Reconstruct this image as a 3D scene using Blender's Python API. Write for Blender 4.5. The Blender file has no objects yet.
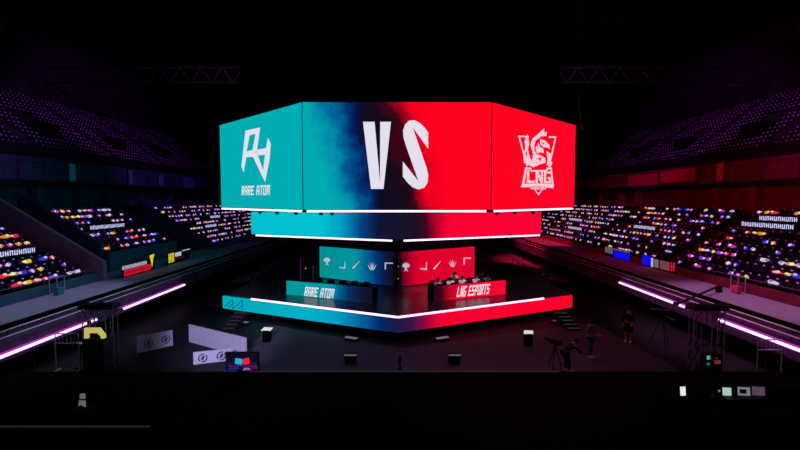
import bpy, math, random
from mathutils import Vector, Matrix
random.seed(7)
R = random.Random(11)
C = bpy.context.scene.collection
SC = bpy.context.scene
V = Vector
PI = math.pi

# ------------------------------------------------------------------ camera maths
F = 453.0
CAMP = V((0, 0, 7.0))
TH = math.atan(25.2 / F)
FW = V((0, math.cos(TH), -math.sin(TH)))
UP = V((0, math.sin(TH), math.cos(TH)))
RT = V((1, 0, 0))


def ray(px, py):
    return FW + RT * ((px - 400) / F) + UP * ((225 - py) / F)


def PZ(px, py, z):
    d = ray(px, py)
    return CAMP + d * ((z - CAMP.z) / d.z)


def PY(px, py, y):
    d = ray(px, py)
    return CAMP + d * (y / d.y)


def PP(px, py, p0, n):
    d = ray(px, py)
    return CAMP + d * ((V(p0) - CAMP).dot(n) / d.dot(n))


def proj(p):
    q = V(p) - CAMP
    f = q.dot(FW)
    if f < .1:
        return (-999, -999, f)
    return (400 + F * q.x / f, 225 - F * q.dot(UP) / f, f)


# ------------------------------------------------------------------ materials
def lin(c):
    f = lambda v: v / 12.92 if v <= .04045 else ((v + .055) / 1.055) ** 2.4
    return tuple(f(x / 255.0) for x in c) + (1.0,)


def newmat(name):
    m = bpy.data.materials.new(name)
    m.use_nodes = True
    nt = m.node_tree
    nt.nodes.clear()
    out = nt.nodes.new('ShaderNodeOutputMaterial')
    return m, nt, out


def surf(name, col, rough=.7, metal=0., noise=.25, scale=3.0, spec=.3, bump=0.):
    """painted / moulded surface with a little uneven wear"""
    m, nt, out = newmat(name)
    b = nt.nodes.new('ShaderNodeBsdfPrincipled')
    tc = nt.nodes.new('ShaderNodeTexCoord')
    n = nt.nodes.new('ShaderNodeTexNoise')
    n.inputs['Scale'].default_value = scale
    n.inputs['Detail'].default_value = 3
    r = nt.nodes.new('ShaderNodeValToRGB')
    c = lin(col)
    lo = tuple(x * (1 - noise) for x in c[:3]) + (1,)
    hi = tuple(min(1, x * (1 + noise)) for x in c[:3]) + (1,)
    r.color_ramp.elements[0].position = .3
    r.color_ramp.elements[1].position = .7
    r.color_ramp.elements[0].color = lo
    r.color_ramp.elements[1].color = hi
    nt.links.new(tc.outputs['Object'], n.inputs['Vector'])
    nt.links.new(n.outputs['Fac'], r.inputs['Fac'])
    nt.links.new(r.outputs['Color'], b.inputs['Base Color'])
    b.inputs['Roughness'].default_value = rough
    b.inputs['Metallic'].default_value = metal
    b.inputs['Specular IOR Level'].default_value = spec
    if bump:
        bp = nt.nodes.new('ShaderNodeBump')
        bp.inputs['Strength'].default_value = bump
        nt.links.new(n.outputs['Fac'], bp.inputs['Height'])
        nt.links.new(bp.outputs['Normal'], b.inputs['Normal'])
    nt.links.new(b.outputs['BSDF'], out.inputs['Surface'])
    return m


def glow(name, col, strength=1.0, sample=True, mottled=.0):
    m, nt, out = newmat(name)
    e = nt.nodes.new('ShaderNodeEmission')
    e.inputs['Color'].default_value = lin(col)
    e.inputs['Strength'].default_value = strength
    if mottled:
        tc = nt.nodes.new('ShaderNodeTexCoord')
        n = nt.nodes.new('ShaderNodeTexNoise')
        n.inputs['Scale'].default_value = 6
        mr = nt.nodes.new('ShaderNodeMapRange')
        mr.inputs['To Min'].default_value = strength * (1 - mottled)
        mr.inputs['To Max'].default_value = strength * (1 + mottled)
        nt.links.new(tc.outputs['Object'], n.inputs['Vector'])
        nt.links.new(n.outputs['Fac'], mr.inputs['Value'])
        nt.links.new(mr.outputs['Result'], e.inputs['Strength'])
    nt.links.new(e.outputs['Emission'], out.inputs['Surface'])
    if not sample:
        m.cycles.emission_sampling = 'NONE'
    return m


def screen(name, stops, nz=.0, zs=0., strength=1.0, nscale=.45, zc=0.):
    """LED wall picture: colours run along the local x axis, edges torn by smoke-like noise"""
    m, nt, out = newmat(name)
    N = nt.nodes.new
    L = nt.links.new
    tc = N('ShaderNodeTexCoord')
    sx = N('ShaderNodeSeparateXYZ')
    L(tc.outputs['Object'], sx.inputs[0])
    n = N('ShaderNodeTexNoise')
    n.inputs['Scale'].default_value = nscale
    n.inputs['Detail'].default_value = 6
    n.inputs['Roughness'].default_value = .6
    L(tc.outputs['Object'], n.inputs['Vector'])
    m1 = N('ShaderNodeMath'); m1.operation = 'MULTIPLY_ADD'
    L(n.outputs['Fac'], m1.inputs[0])
    m1.inputs[1].default_value = nz * 2
    m1.inputs[2].default_value = -nz - zs * zc
    m2 = N('ShaderNodeMath'); m2.operation = 'MULTIPLY'
    L(sx.outputs['Z'], m2.inputs[0]); m2.inputs[1].default_value = zs
    m3 = N('ShaderNodeMath'); m3.operation = 'ADD'
    L(m1.outputs[0], m3.inputs[0]); L(m2.outputs[0], m3.inputs[1])
    m4 = N('ShaderNodeMath'); m4.operation = 'ADD'
    L(m3.outputs[0], m4.inputs[0]); L(sx.outputs['X'], m4.inputs[1])
    lo, hi = stops[0][0], stops[-1][0]
    mr = N('ShaderNodeMapRange')
    mr.inputs['From Min'].default_value = lo
    mr.inputs['From Max'].default_value = hi
    L(m4.outputs[0], mr.inputs['Value'])
    cr = N('ShaderNodeValToRGB')
    els = cr.color_ramp.elements
    els[0].position = 0; els[0].color = lin(stops[0][1])
    els[1].position = 1; els[1].color = lin(stops[-1][1])
    for x, c in stops[1:-1]:
        e = els.new((x - lo) / (hi - lo)); e.color = lin(c)
    L(mr.outputs['Result'], cr.inputs['Fac'])
    # faint module seams of the LED tiles
    e = N('ShaderNodeEmission')
    e.inputs['Strength'].default_value = strength
    L(cr.outputs['Color'], e.inputs['Color'])
    L(e.outputs['Emission'], out.inputs['Surface'])
    return m


M = {}
M['black'] = surf('black paint', (14, 13, 17), .6)
M['blackmetal'] = surf('black metal', (30, 28, 34), .4, .6)
M['void'] = surf('black carpet', (7, 6, 8), .95, spec=.05)
M['steel'] = surf('brushed steel', (170, 168, 185), .5, .2)
M['greysteel'] = surf('grey steel', (105, 105, 120), .5, .4)
M['floor'] = surf('dark vinyl floor', (30, 27, 34), .6, noise=.12, scale=.6, spec=.15)
M['apron'] = surf('painted lit-floor apron', (82, 72, 90), .7, noise=.08, scale=.8, spec=.15)  # paler colour paints the purple-lit floor before the stage
M['deck'] = surf('gloss black stage deck', (84, 80, 94), .28, noise=.1, scale=.5, spec=.6)
M['walk'] = surf('grey walkway vinyl', (150, 148, 162), .8, noise=.1, scale=.8)
M['fascia'] = surf('tube-glow walkway fascia', (96, 74, 112), .7)  # purple tint paints the neon glow onto the fascia
M['terrace'] = surf('dark concrete terrace', (40, 34, 44), .85, noise=.2, scale=1.2)
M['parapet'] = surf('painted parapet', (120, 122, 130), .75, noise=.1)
M['parapetL'] = surf('teal light-tinted parapet', (48, 92, 102), .75, noise=.1)  # teal light on the parapet put into its colour
M['parapetR'] = surf('red light-tinted parapet', (110, 30, 52), .75, noise=.35, scale=.8)  # base colour reddened to carry the red light
M['brownwall'] = surf('brown grey vomitory wall', (138, 118, 128), .8, noise=.1)
M['facade'] = surf('dark concourse wall', (58, 58, 70), .8)
M['panelA'] = surf('pale concourse panel', (205, 205, 215), .6)
M['panelB'] = surf('grey concourse panel', (150, 150, 160), .6)
M['panelAL'] = surf('teal light-tinted concourse panel', (110, 205, 215), .6)  # teal light on the concourse mixed into panel and wall colours
M['panelBL'] = surf('dim teal light-tinted concourse panel', (66, 124, 140), .6)
M['facadeL'] = surf('teal light-tinted concourse wall', (34, 62, 74), .8)
M['panelAR'] = surf('red light-tinted concourse panel', (225, 90, 90), .6)  # red light on this side tinted into panels and wall
M['panelBR'] = surf('dim red light-tinted concourse panel', (190, 50, 50), .6)
M['facadeR'] = surf('red light-tinted concourse wall', (100, 30, 36), .8)
M['pillarR'] = surf('red light-tinted pillar', (120, 30, 36), .8)  # pillar colour holds the red light too
M['ceil'] = surf('black ceiling', (40, 36, 46), .95, spec=.05)
M['seat'] = surf('purple seat plastic', (26, 14, 36), .6, spec=.15)
M['plate'] = surf('pale seat glint patch', (205, 170, 225), .4)  # glints on the seat backs painted as small pale patches
M['seatup'] = surf('violet seat plastic', (170, 110, 205), .4, spec=.5)
M['white'] = surf('white laminate', (205, 200, 215), .5, noise=.05)
M['nosing'] = glow('self-lit pale nosing', (58, 52, 62), .8, False)  # light on the pale step edges given as emission, no lamp
M['whitepaint'] = surf('white paint', (225, 222, 230), .5, noise=.05)
M['greymark'] = surf('dark grey print', (84, 80, 100), .6)
M['skin'] = surf('skin', (205, 160, 140), .6, noise=.05)
M['hair'] = surf('black hair', (22, 18, 20), .5)
M['jersey'] = surf('white jersey', (225, 220, 228), .8, noise=.05)
M['blackcloth'] = surf('black cloth', (26, 24, 30), .85)
M['greycloth'] = surf('grey cloth', (118, 112, 130), .85)
M['shoe'] = surf('white shoe', (215, 212, 215), .6)
M['eye'] = surf('dark eye', (20, 15, 15), .2)
M['chair'] = surf('black gaming chair', (26, 24, 32), .5)
M['tube'] = glow('pink white neon', (255, 200, 250), 1.9)
M['tubeS'] = glow('painted neon halo', (206, 66, 206), .62)  # magenta halo around the tubes, painted as a glowing strip
M['tubew'] = glow('white neon', (255, 222, 248), 1.7)
M['letter'] = glow('white screen pixels', (226, 224, 236), 1.0, False)
M['pink'] = glow('pale pink screen pixels', (255, 205, 220), .95, False)
M['redpix'] = glow('red screen pixels', (255, 6, 34), 1.0, False)
M['inkpix'] = glow('dark teal screen pixels', (0, 84, 104), 1.0, False)
M['greypix'] = glow('dim white screen pixels', (200, 205, 222), .8, False)

TEAL, TEALB = (0, 171, 177), (0, 190, 208)
RED = (255, 2, 32)


# ------------------------------------------------------------------ mesh helpers
ORG = {}


class MB:
    def __init__(self):
        self.v, self.f, self.m, self.mats = [], [], [], []

    def mi(self, mat):
        if mat is None:
            return 0
        if mat not in self.mats:
            self.mats.append(mat)
        return self.mats.index(mat)

    def add(self, vs, fs, mat=None):
        k = len(self.v)
        self.v += [V(p) for p in vs]
        i = self.mi(mat)
        for f in fs:
            self.f.append([a + k for a in f]); self.m.append(i)

    def hexa(self, a, b, mat=None):
        """two quads a (4 pts) and b (4 pts) joined"""
        self.add(list(a) + list(b), [(3, 2, 1, 0), (4, 5, 6, 7), (0, 1, 5, 4), (1, 2, 6, 5), (2, 3, 7, 6), (3, 0, 4, 7)], mat)

    def box(self, c, s, rz=0., mat=None):
        c = V(c); hx, hy, hz = s[0] / 2, s[1] / 2, s[2] / 2
        ca, sa = math.cos(rz), math.sin(rz)
        P = lambda x, y, z: c + V((x * ca - y * sa, x * sa + y * ca, z))
        lo = [P(-hx, -hy, -hz), P(hx, -hy, -hz), P(hx, hy, -hz), P(-hx, hy, -hz)]
        hi = [P(-hx, -hy, hz), P(hx, -hy, hz), P(hx, hy, hz), P(-hx, hy, hz)]
        self.hexa(lo, hi, mat)

    def bbox(self, c, s, rz=0., bev=.02, mat=None):
        """box with chamfered top and bottom edges"""
        c = V(c); hx, hy, hz = s[0] / 2, s[1] / 2, s[2] / 2
        ca, sa = math.cos(rz), math.sin(rz)
        b = min(bev, hx * .9, hy * .9, hz * .9)
        rings = []
        for z, o in ((-hz, b), (-hz + b, 0), (hz - b, 0), (hz, b)):
            x, y = hx - o, hy - o
            rings.append([c + V((u * ca - w * sa, u * sa + w * ca, z)) for u, w in ((-x, -y), (x, -y), (x, y), (-x, y))])
        vs = [p for r in rings for p in r]
        fs = [(3, 2, 1, 0), (12, 13, 14, 15)]
        for k in range(3):
            for i in range(4):
                j = (i + 1) % 4
                fs.append((k * 4 + i, k * 4 + j, k * 4 + 4 + j, k * 4 + 4 + i))
        self.add(vs, fs, mat)

    def bar(self, p, q, w, h=None, mat=None):
        p, q = V(p), V(q); h = h or w
        d = (q - p).normalized()
        a = d.cross(V((0, 0, 1)))
        if a.length < 1e-3:
            a = V((1, 0, 0))
        a.normalize(); b = d.cross(a).normalized()
        o = [a * (sx * w / 2) + b * (sy * h / 2) for sx, sy in ((-1, -1), (1, -1), (1, 1), (-1, 1))]
        self.hexa([p + k for k in o], [q + k for k in o], mat)

    def tube(self, pts, r, n=8, mat=None):
        pts = [V(p) for p in pts]
        rr = r if isinstance(r, (list, tuple)) else [r] * len(pts)
        rings = []
        for i, p in enumerate(pts):
            d = (pts[min(i + 1, len(pts) - 1)] - pts[max(i - 1, 0)]).normalized()
            a = d.cross(V((0, 0, 1)))
            if a.length < 1e-3:
                a = V((1, 0, 0))
            a.normalize(); b = d.cross(a)
            rings.append([p + (a * math.cos(2 * PI * k / n) + b * math.sin(2 * PI * k / n)) * rr[i] for k in range(n)])
        vs = [p for x in rings for p in x]
        fs = []
        for i in range(len(pts) - 1):
            for k in range(n):
                j = (k + 1) % n
                fs.append((i * n + k, i * n + j, (i + 1) * n + j, (i + 1) * n + k))
        fs.append(tuple(range(n - 1, -1, -1)))
        fs.append(tuple((len(pts) - 1) * n + k for k in range(n)))
        self.add(vs, fs, mat)

    def ball(self, c, r, n=10, m=6, mat=None):
        c = V(c); r = V(r) if not isinstance(r, (int, float)) else V((r, r, r))
        vs = [c + V((0, 0, -r.z))]
        for i in range(1, m):
            t = -PI / 2 + PI * i / m
            for k in range(n):
                a = 2 * PI * k / n
                vs.append(c + V((r.x * math.cos(t) * math.cos(a), r.y * math.cos(t) * math.sin(a), r.z * math.sin(t))))
        vs.append(c + V((0, 0, r.z)))
        fs = []
        for k in range(n):
            j = (k + 1) % n
            fs.append((0, 1 + j, 1 + k))
            for i in range(m - 2):
                fs.append((1 + i * n + k, 1 + i * n + j, 1 + (i + 1) * n + j, 1 + (i + 1) * n + k))
            fs.append((1 + (m - 2) * n + k, 1 + (m - 2) * n + j, len(vs) - 1))
        self.add(vs, fs, mat)

    def plate(self, poly, off, mat=None):
        """polygon (world points) thickened along off"""
        off = V(off); a = [V(p) for p in poly]; n = len(a)
        fs = [tuple(range(n)), tuple(range(2 * n - 1, n - 1, -1))]
        for i in range(n):
            j = (i + 1) % n
            fs.append((i, n + i, n + j, j))
        self.add(a + [p + off for p in a], fs, mat)

    def poly(self, pts, mat=None):
        self.add(pts, [tuple(range(len(pts)))], mat)

    def build(self, name, mat=None, parent=None, smooth=False, local=False):
        o0 = ORG.get(parent.name, V((0, 0, 0))) if parent and not local else V((0, 0, 0))
        me = bpy.data.meshes.new(name)
        me.from_pydata([tuple(p - o0) for p in self.v], [], self.f)
        mats = self.mats if self.mats else [mat]
        for x in mats:
            me.materials.append(x)
        for p, i in zip(me.polygons, self.m):
            p.material_index = i if self.mats else 0
            p.use_smooth = smooth
        me.update()
        o = bpy.data.objects.new(name, me)
        C.objects.link(o)
        if parent:
            o.parent = parent
            ORG[o.name] = o0
        return o


def tag(o, label=None, cat=None, group=None, kind=None):
    if label: o['label'] = label
    if cat: o['category'] = cat
    if group: o['group'] = group
    if kind: o['kind'] = kind
    return o


def thing(name, label, cat, loc=(0, 0, 0), rz=0., group=None):
    o = bpy.data.objects.new(name, None)
    o.empty_display_size = .2
    C.objects.link(o)
    o.location = loc; o.rotation_euler = (0, 0, rz)
    ORG[o.name] = V(loc)
    return tag(o, label, cat, group)


def struct(name, mb, mat):
    return tag(mb.build(name, mat), kind='structure')


def dup(root, loc, rz, label, group=None):
    r = root.copy(); C.objects.link(r)
    r.location = loc; r.rotation_euler = (0, 0, rz)
    r['label'] = label
    if group: r['group'] = group
    for ch in list(root.children):
        c = ch.copy(); C.objects.link(c); c.parent = r
        for g in list(ch.children):
            d = g.copy(); C.objects.link(d); d.parent = c
    return r


# ------------------------------------------------------------------ lettering
B = .30
GL = {
    'R': [[(0, 0), (B, 0), (B, 1), (0, 1)], [(0, .82), (.9, .82), (1, 1), (0, 1)], [(1 - B, .5), (1, .5), (1, 1), (1 - B, .9)], [(0, .42), (1, .42), (.9, .58), (0, .58)], [(.28, .45), (.62, .45), (1, 0), (.68, 0)]],
    'A': [[(0, 0), (B, 0), (B, 1), (.2, 1), (0, .78)], [(1 - B, 0), (1, 0), (1, .78), (.8, 1), (1 - B, 1)], [(.2, .84), (.8, .84), (.8, 1), (.2, 1)], [(0, .34), (1, .34), (1, .5), (0, .5)]],
    'E': [[(0, 0), (B, 0), (B, 1), (0, 1)], [(0, .82), (1, .82), (1, 1), (0, 1)], [(0, .42), (.85, .42), (.85, .58), (0, .58)], [(0, 0), (1, 0), (1, .18), (0, .18)]],
    'T': [[(.35, 0), (.65, 0), (.65, 1), (.35, 1)], [(0, .82), (1, .82), (1, 1), (0, 1)]],
    'O': [[(0, 0), (B, 0), (B, 1), (0, 1)], [(1 - B, 0), (1, 0), (1, 1), (1 - B, 1)], [(0, .83), (1, .83), (1, 1), (0, 1)], [(0, 0), (1, 0), (1, .17), (0, .17)]],
    'M': [[(0, 0), (.25, 0), (.25, 1), (0, 1)], [(.75, 0), (1, 0), (1, 1), (.75, 1)], [(.38, .25), (.62, .25), (.62, 1), (.38, 1)], [(0, .84), (1, .84), (1, 1), (0, 1)]],
    'L': [[(0, 0), (B, 0), (B, 1), (0, 1)], [(0, 0), (1, 0), (1, .2), (0, .2)]],
    'N': [[(0, 0), (B, 0), (B, 1), (0, 1)], [(1 - B, 0), (1, 0), (1, 1), (1 - B, 1)], [(0, 1), (.34, 1), (1, 0), (.66, 0)]],
    'G': [[(0, 0), (B, 0), (B, 1), (0, 1)], [(0, .82), (1, .82), (1, 1), (0, 1)], [(0, 0), (1, 0), (1, .18), (0, .18)], [(1 - B, 0), (1, 0), (1, .5), (1 - B, .5)], [(.5, .38), (1, .38), (1, .52), (.5, .52)]],
    'S': [[(0, .82), (1, .82), (1, 1), (0, 1)], [(0, .42), (1, .42), (1, .58), (0, .58)], [(0, 0), (1, 0), (1, .18), (0, .18)], [(0, .45), (B, .45), (B, 1), (0, 1)], [(1 - B, 0), (1, 0), (1, .55), (1 - B, .55)]],
    'P': [[(0, 0), (B, 0), (B, 1), (0, 1)], [(0, .82), (1, .82), (1, 1), (0, 1)], [(1 - B, .4), (1, .4), (1, 1), (1 - B, 1)], [(0, .38), (1, .38), (1, .54), (0, .54)]],
}


def lettering(mb, text, o, ux, uz, w, h, shear=.0, gap=.22, mat=None):
    """block capitals; o lower left corner, ux / uz unit vectors in the sign's plane"""
    o, ux, uz = V(o), V(ux), V(uz)
    n = sum(.6 if c == ' ' else 1 for c in text) + gap * (len(text) - 1)
    cw = w / n
    x = 0
    for c in text:
        if c == ' ':
            x += .6 * cw + gap * cw
            continue
        for g in GL[c]:
            mb.poly([o + ux * (x + a * cw + shear * b * h) + uz * (b * h) for a, b in g], mat)
        x += cw * (1 + gap)


# ================================================================== SETTING
mb = MB(); mb.box((0, 30, -.1), (120, 110, .2)); struct('floor', mb, M['floor'])
mb = MB(); mb.plate([(-7.2, 15.9, .004), (11.6, 15.9, .004), (11.0, 25.5, .004), (0, 21.0, .004), (-7.2, 25.0, .004)], (0, 0, .008)); struct('apron_floor', mb, M['apron'])
mb = MB(); mb.plate([(-14.6, 38, .004), (14.6, 38, .004), (14.6, 69, .004), (-14.6, 69, .004)], (0, 0, .008)); struct('backstage_haze_floor', mb, surf('haze-pale backstage floor', (120, 112, 128), .9, noise=.35, scale=.4, spec=.1))  # floor made paler here to imitate haze behind the stage
mb = MB(); mb.box((0, 30, 24.1), (120, 110, .2)); struct('ceiling', mb, M['ceil'])
mb = MB(); mb.box((0, 82, 12), (120, .4, 24)); struct('wall_back', mb, M['ceil'])
mb = MB(); mb.box((0, 70, 3.4), (56, .4, 6.8)); struct('wall_far_haze', mb, surf('grey haze wall', (120, 118, 130), .9))  # added wall whose pale lit face imitates haze
Y0, Y1 = 9.0, 68.0

for s, sd in ((-1, 'left'), (1, 'right')):
    X = lambda a: s * a
    # concourse wall behind the lower seats, ledge, pillars
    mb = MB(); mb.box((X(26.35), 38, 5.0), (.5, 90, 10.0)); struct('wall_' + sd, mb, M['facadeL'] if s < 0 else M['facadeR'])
    mb = MB(); mb.box((X(25.6), 38, 8.15), (1.0, 78, .38)); struct('ledge_beam_' + sd, mb, M['black'])
    # walkway in front of the lower seats
    mb = MB()
    mb.box((X(17.0), 38, 1.95), (4.0, 74, .7))
    struct('walkway_floor_' + sd, mb, M['walk'])
    mb = MB(); mb.box((X(15.0), 38, 1.6), (.12, 74, 1.36)); struct('walkway_trim_' + sd, mb, M['fascia'])
    mb = MB(); mb.box((X(14.93), 38, 2.2), (.1, 74, .19)); struct('walkway_lip_trim_' + sd, mb, M['void'])
    mb = MB(); mb.box((X(17.2), 38, .8), (.3, 74, 1.6)); struct('under_walkway_wall_' + sd, mb, M['black'])

# lower terraces, split by blocks ------------------------------------------------
ROW0, RISE, TREAD, NR = 2.45, .40, .68, 9
LAT0 = 17.8


def rowz(k): return ROW0 + RISE * k
def rowx(k): return LAT0 + TREAD * k


def terrace(name, s, y0, y1, k0):
    mb = MB()
    for k in range(k0, NR):
        x0 = rowx(k) - .1; x1 = 26.1 if k == NR - 1 else rowx(k + 1) - .1
        mb.box((s * (x0 + x1) / 2, (y0 + y1) / 2, (rowz(k) + 2.3) / 2), (x1 - x0, y1 - y0, rowz(k) - 2.3))
    struct(name, mb, M['terrace'])
    mb = MB()
    z = rowz(k0) + .32
    mb.box((s * (rowx(k0) - .25), (y0 + y1) / 2, (z + 2.3) / 2), (.22, y1 - y0, z - 2.3))
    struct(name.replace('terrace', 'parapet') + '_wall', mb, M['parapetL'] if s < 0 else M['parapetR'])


def flank(name, s, y, x0, z0, x1, z1, mat):
    mb = MB()
    p = [(s * x0, y - .14, 2.3), (s * x1, y - .14, 2.3), (s * x1, y - .14, z1), (s * x0, y - .14, z0)]
    mb.plate(p, (0, .28, 0)); struct(name, mb, mat)


terrace('terrace_near_left', -1, Y0, 26.0, 0)
terrace('terrace_middle_left', -1, 29.2, 38.0, 2)
terrace('terrace_far_left', -1, 42.9, Y1, 0)
terrace('terrace_right', 1, Y0, Y1, 0)
flank('vomitory_wall_1', -1, 26.25, 17.2, 3.4, 24.5, 7.9, M['brownwall'])
flank('vomitory_wall_2', -1, 29.15, 19.25, 4.2, 24.5, 7.5, M['facade'])
flank('vomitory_wall_3', -1, 38.1, 19.25, 3.9, 24.5, 7.1, M['facade'])
flank('vomitory_wall_4', -1, 42.75, 17.6, 2.9, 24.5, 6.9, M['facade'])
mb = MB(); mb.box((-24.3, 27.7, 4.4), (.3, 2.8, 4.2)); mb.box((-24.3, 40.4, 4.4), (.3, 4.6, 4.2))
struct('vomitory_back_wall', mb, M['black'])
for i, (a, b) in enumerate(((26.4, 29.0), (38.25, 42.6))):
    mb = MB()
    for k in range(10):
        mb.box((-(19.2 + k * .5), (a + b) / 2, 2.3 + .15 * (k + 1) / 2), (.5, b - a, .15 * (k + 1)))
    struct('vomitory_step_floor_%d' % (i + 1), mb, M['terrace'])
mb = MB(); mb.box((-19.2, 33.6, 2.2), (.5, 9.0, .2)); struct('recess_floor', mb, M['walk'])

# upper terraces
URISE, UTREAD, UN = .385, .51, 16
for s, sd in ((-1, 'left'), (1, 'right')):
    mb = MB()
    for k in range(UN):
        x0 = 26.3 + UTREAD * k
        mb.box((s * (x0 + UTREAD / 2), 40, 10.4 + URISE * k - 1.0), (UTREAD, 60, 2.0))
    struct('upper_terrace_' + sd, mb, M['terrace'])
    mb = MB(); mb.box((s * 26.15, 40, 10.6), (.2, 60, .7)); struct('upper_parapet_wall_' + sd, mb, M['black'])
    mb = MB(); mb.box((s * 36, 40, 17), (.4, 84, 14)); struct('upper_wall_' + sd, mb, M['ceil'])


# concourse doors / glazed panels and pillars on the wall behind the seats
def wall_y(px, lat=26.0): return F * lat / abs(px - 400)


def wallpanel(name, s, xa, xb, z0, z1, mat, frame=True):
    ya, yb = sorted((wall_y(xa), wall_y(xb)))
    mb = MB(); mb.box((s * 26.0, (ya + yb) / 2, (z0 + z1) / 2), (.12, yb - ya, z1 - z0))
    o = struct(name, mb, mat)
    f = MB()
    for y in (ya, yb):
        f.box((s * 25.96, y, (z0 + z1) / 2), (.2, .12, z1 - z0 + .12))
    for z in (z0, z1):
        f.box((s * 25.96, (ya + yb) / 2, z), (.2, yb - ya, .12))
    f.build('window_frame', M['facadeL'] if s < 0 else M['facadeR'], o)


k = 1
for xa, xb, z0, z1, mt in ((69, 77, 8.45, 9.9, 'panelA'), (106, 128, 8.45, 9.85, 'facade'), (128, 134, 8.45, 9.9, 'panelB'), (149, 158, 8.45, 9.8, 'facade'), (158, 164, 8.45, 9.8, 'panelB'), (183, 195, 8.45, 9.9, 'panelB'), (20, 45, 8.45, 9.7, 'facade')):
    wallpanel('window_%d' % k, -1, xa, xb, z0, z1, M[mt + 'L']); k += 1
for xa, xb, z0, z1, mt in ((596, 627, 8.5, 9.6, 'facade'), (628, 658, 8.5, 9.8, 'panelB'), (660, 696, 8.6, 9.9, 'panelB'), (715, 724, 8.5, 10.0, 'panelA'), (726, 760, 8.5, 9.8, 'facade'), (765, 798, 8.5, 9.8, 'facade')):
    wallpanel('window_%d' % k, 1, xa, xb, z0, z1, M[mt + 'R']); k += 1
for s, xs in ((-1, (38, 80, 108, 141, 170)), (1, (600, 622, 638, 682, 717, 754))):
    for i, xx in enumerate(xs):
        y = wall_y(xx, 25.7)
        mb = MB(); mb.bbox((s * 25.75, y, 6.8), (.55, .6, 2.4))
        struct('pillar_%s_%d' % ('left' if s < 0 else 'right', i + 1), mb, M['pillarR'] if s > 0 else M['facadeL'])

# ================================================================== TUBES ON THE WALKWAY EDGE
def light_tube(label, p, q, r=.058, group='neon tubes along the walkway edges'):
    p, q = V(p), V(q)
    t = thing('mounted_light_tube', label, 'light', (p + q) / 2, 0, group)
    b = MB(); b.tube([p, q], r, 10); b.build('glowing_tube', M['tube'], t, True)
    s = 1 if p.x > 0 else -1
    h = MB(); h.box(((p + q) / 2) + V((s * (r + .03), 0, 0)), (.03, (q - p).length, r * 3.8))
    h.build('halo_strip', M['tubeS'], t)
    for e in (p, q):
        c = MB(); c.box(e, (r * 2.6, .08, r * 2.6)); c.build('end_cap', M['black'], t)
    return t


def tpt(s, px, lat, z=1.2):
    z = 1.23 if s < 0 else 1.46
    return V((s * lat, F * lat / abs(px - 400), z))


LT, RTL = 14.66, 14.72
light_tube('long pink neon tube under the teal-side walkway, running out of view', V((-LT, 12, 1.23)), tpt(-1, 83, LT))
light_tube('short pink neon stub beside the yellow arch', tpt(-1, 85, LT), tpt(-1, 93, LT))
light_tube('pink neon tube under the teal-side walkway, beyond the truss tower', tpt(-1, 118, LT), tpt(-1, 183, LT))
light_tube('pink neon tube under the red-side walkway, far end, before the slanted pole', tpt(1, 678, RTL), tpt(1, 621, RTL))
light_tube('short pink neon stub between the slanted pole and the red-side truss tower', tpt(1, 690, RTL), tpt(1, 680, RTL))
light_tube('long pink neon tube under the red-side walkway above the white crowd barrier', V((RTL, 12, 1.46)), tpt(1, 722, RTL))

# railings on the walkway fascia
for s, lab in ((-1, 'two-bar steel rail along the edge of the teal-side walkway'), (1, 'two-bar steel rail along the edge of the red-side walkway')):
    t = thing('edge_railing', lab, 'railing', (s * 14.9, 30, 1.6))
    for z in (2.09, 1.84):
        b = MB(); b.tube([(s * 14.86, 11, z), (s * 14.86, 62, z)], .026, 6); b.build('rail', M['whitepaint'], t)
    for i in range(9):
        b = MB(); b.box((s * 14.93, 13 + 4 * i, 1.98), (.05, .05, .5)); b.build('bracket', M['greysteel'], t)
p, q = PZ(677, 304, 2.36), PZ(719, 286, 2.62)
t = thing('boom_arm', 'slanted dark boom arm reaching from the red-side walkway out over the neon tube', 'boom arm', V((q.x, q.y, 2.3)))
b = MB(); b.tube([p, q], .05, 8); b.build('arm', M['black'], t)
b = MB(); b.ball(p, .09); b.build('arm_head', M['blackmetal'], t)
b = MB(); b.box((q.x, q.y, 2.46), (.22, .22, .32)); b.build('arm_base', M['blackmetal'], t)

# ================================================================== HANGING VIDEO CUBE (octagon)
OC = V((-.15, 34.4, 0))
YF, DY = 22.7, 7.0
ZT, ZB = PY(397, 102.2, YF).z, PY(397, 209.6, YF).z
HW = (PY(492, 102, YF).x - PY(302, 102, YF).x) / 2
HF = (PY(574.8, 125, YF + DY).x - PY(218.2, 125, YF + DY).x) / 2
oct_ = [(-HW, YF), (HW, YF), (HF, YF + DY), (HF, 46.1 - DY), (HW, 46.1), (-HW, 46.1), (-HF, 46.1 - DY), (-HF, YF + DY)]
oct_ = [V((x + OC.x, y, 0)) for x, y in oct_]
cube = thing('hanging_video_cube', 'huge eight-sided hanging video screen showing VS between the two team logos', 'screen', (OC.x, OC.y, ZB))
def spx(px): return (px - 397.0) * YF / F
st_front = [(spx(300), TEAL), (spx(318), TEAL), (spx(332), (0, 146, 172)), (spx(345), (0, 92, 150)), (spx(355), (0, 48, 112)), (spx(364), (6, 24, 72)), (spx(373), (14, 12, 34)), (spx(393), (22, 10, 24)), (spx(403), (66, 4, 22)), (spx(412), (160, 2, 26)), (spx(424), (240, 0, 30)), (spx(440), RED), (spx(495), RED)]
mfront = screen('front video picture', st_front, nz=1.25, zs=.26, nscale=.6, zc=2.7)
mteal = screen('teal video picture', [(-12, TEAL), (12, (0, 176, 182))])
mred = screen('red video picture', [(-12, (255, 0, 28)), (12, (255, 4, 36))])
mdark = screen('dark video picture', [(-12, (0, 60, 70)), (12, (90, 0, 16))])
panel = []
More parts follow.
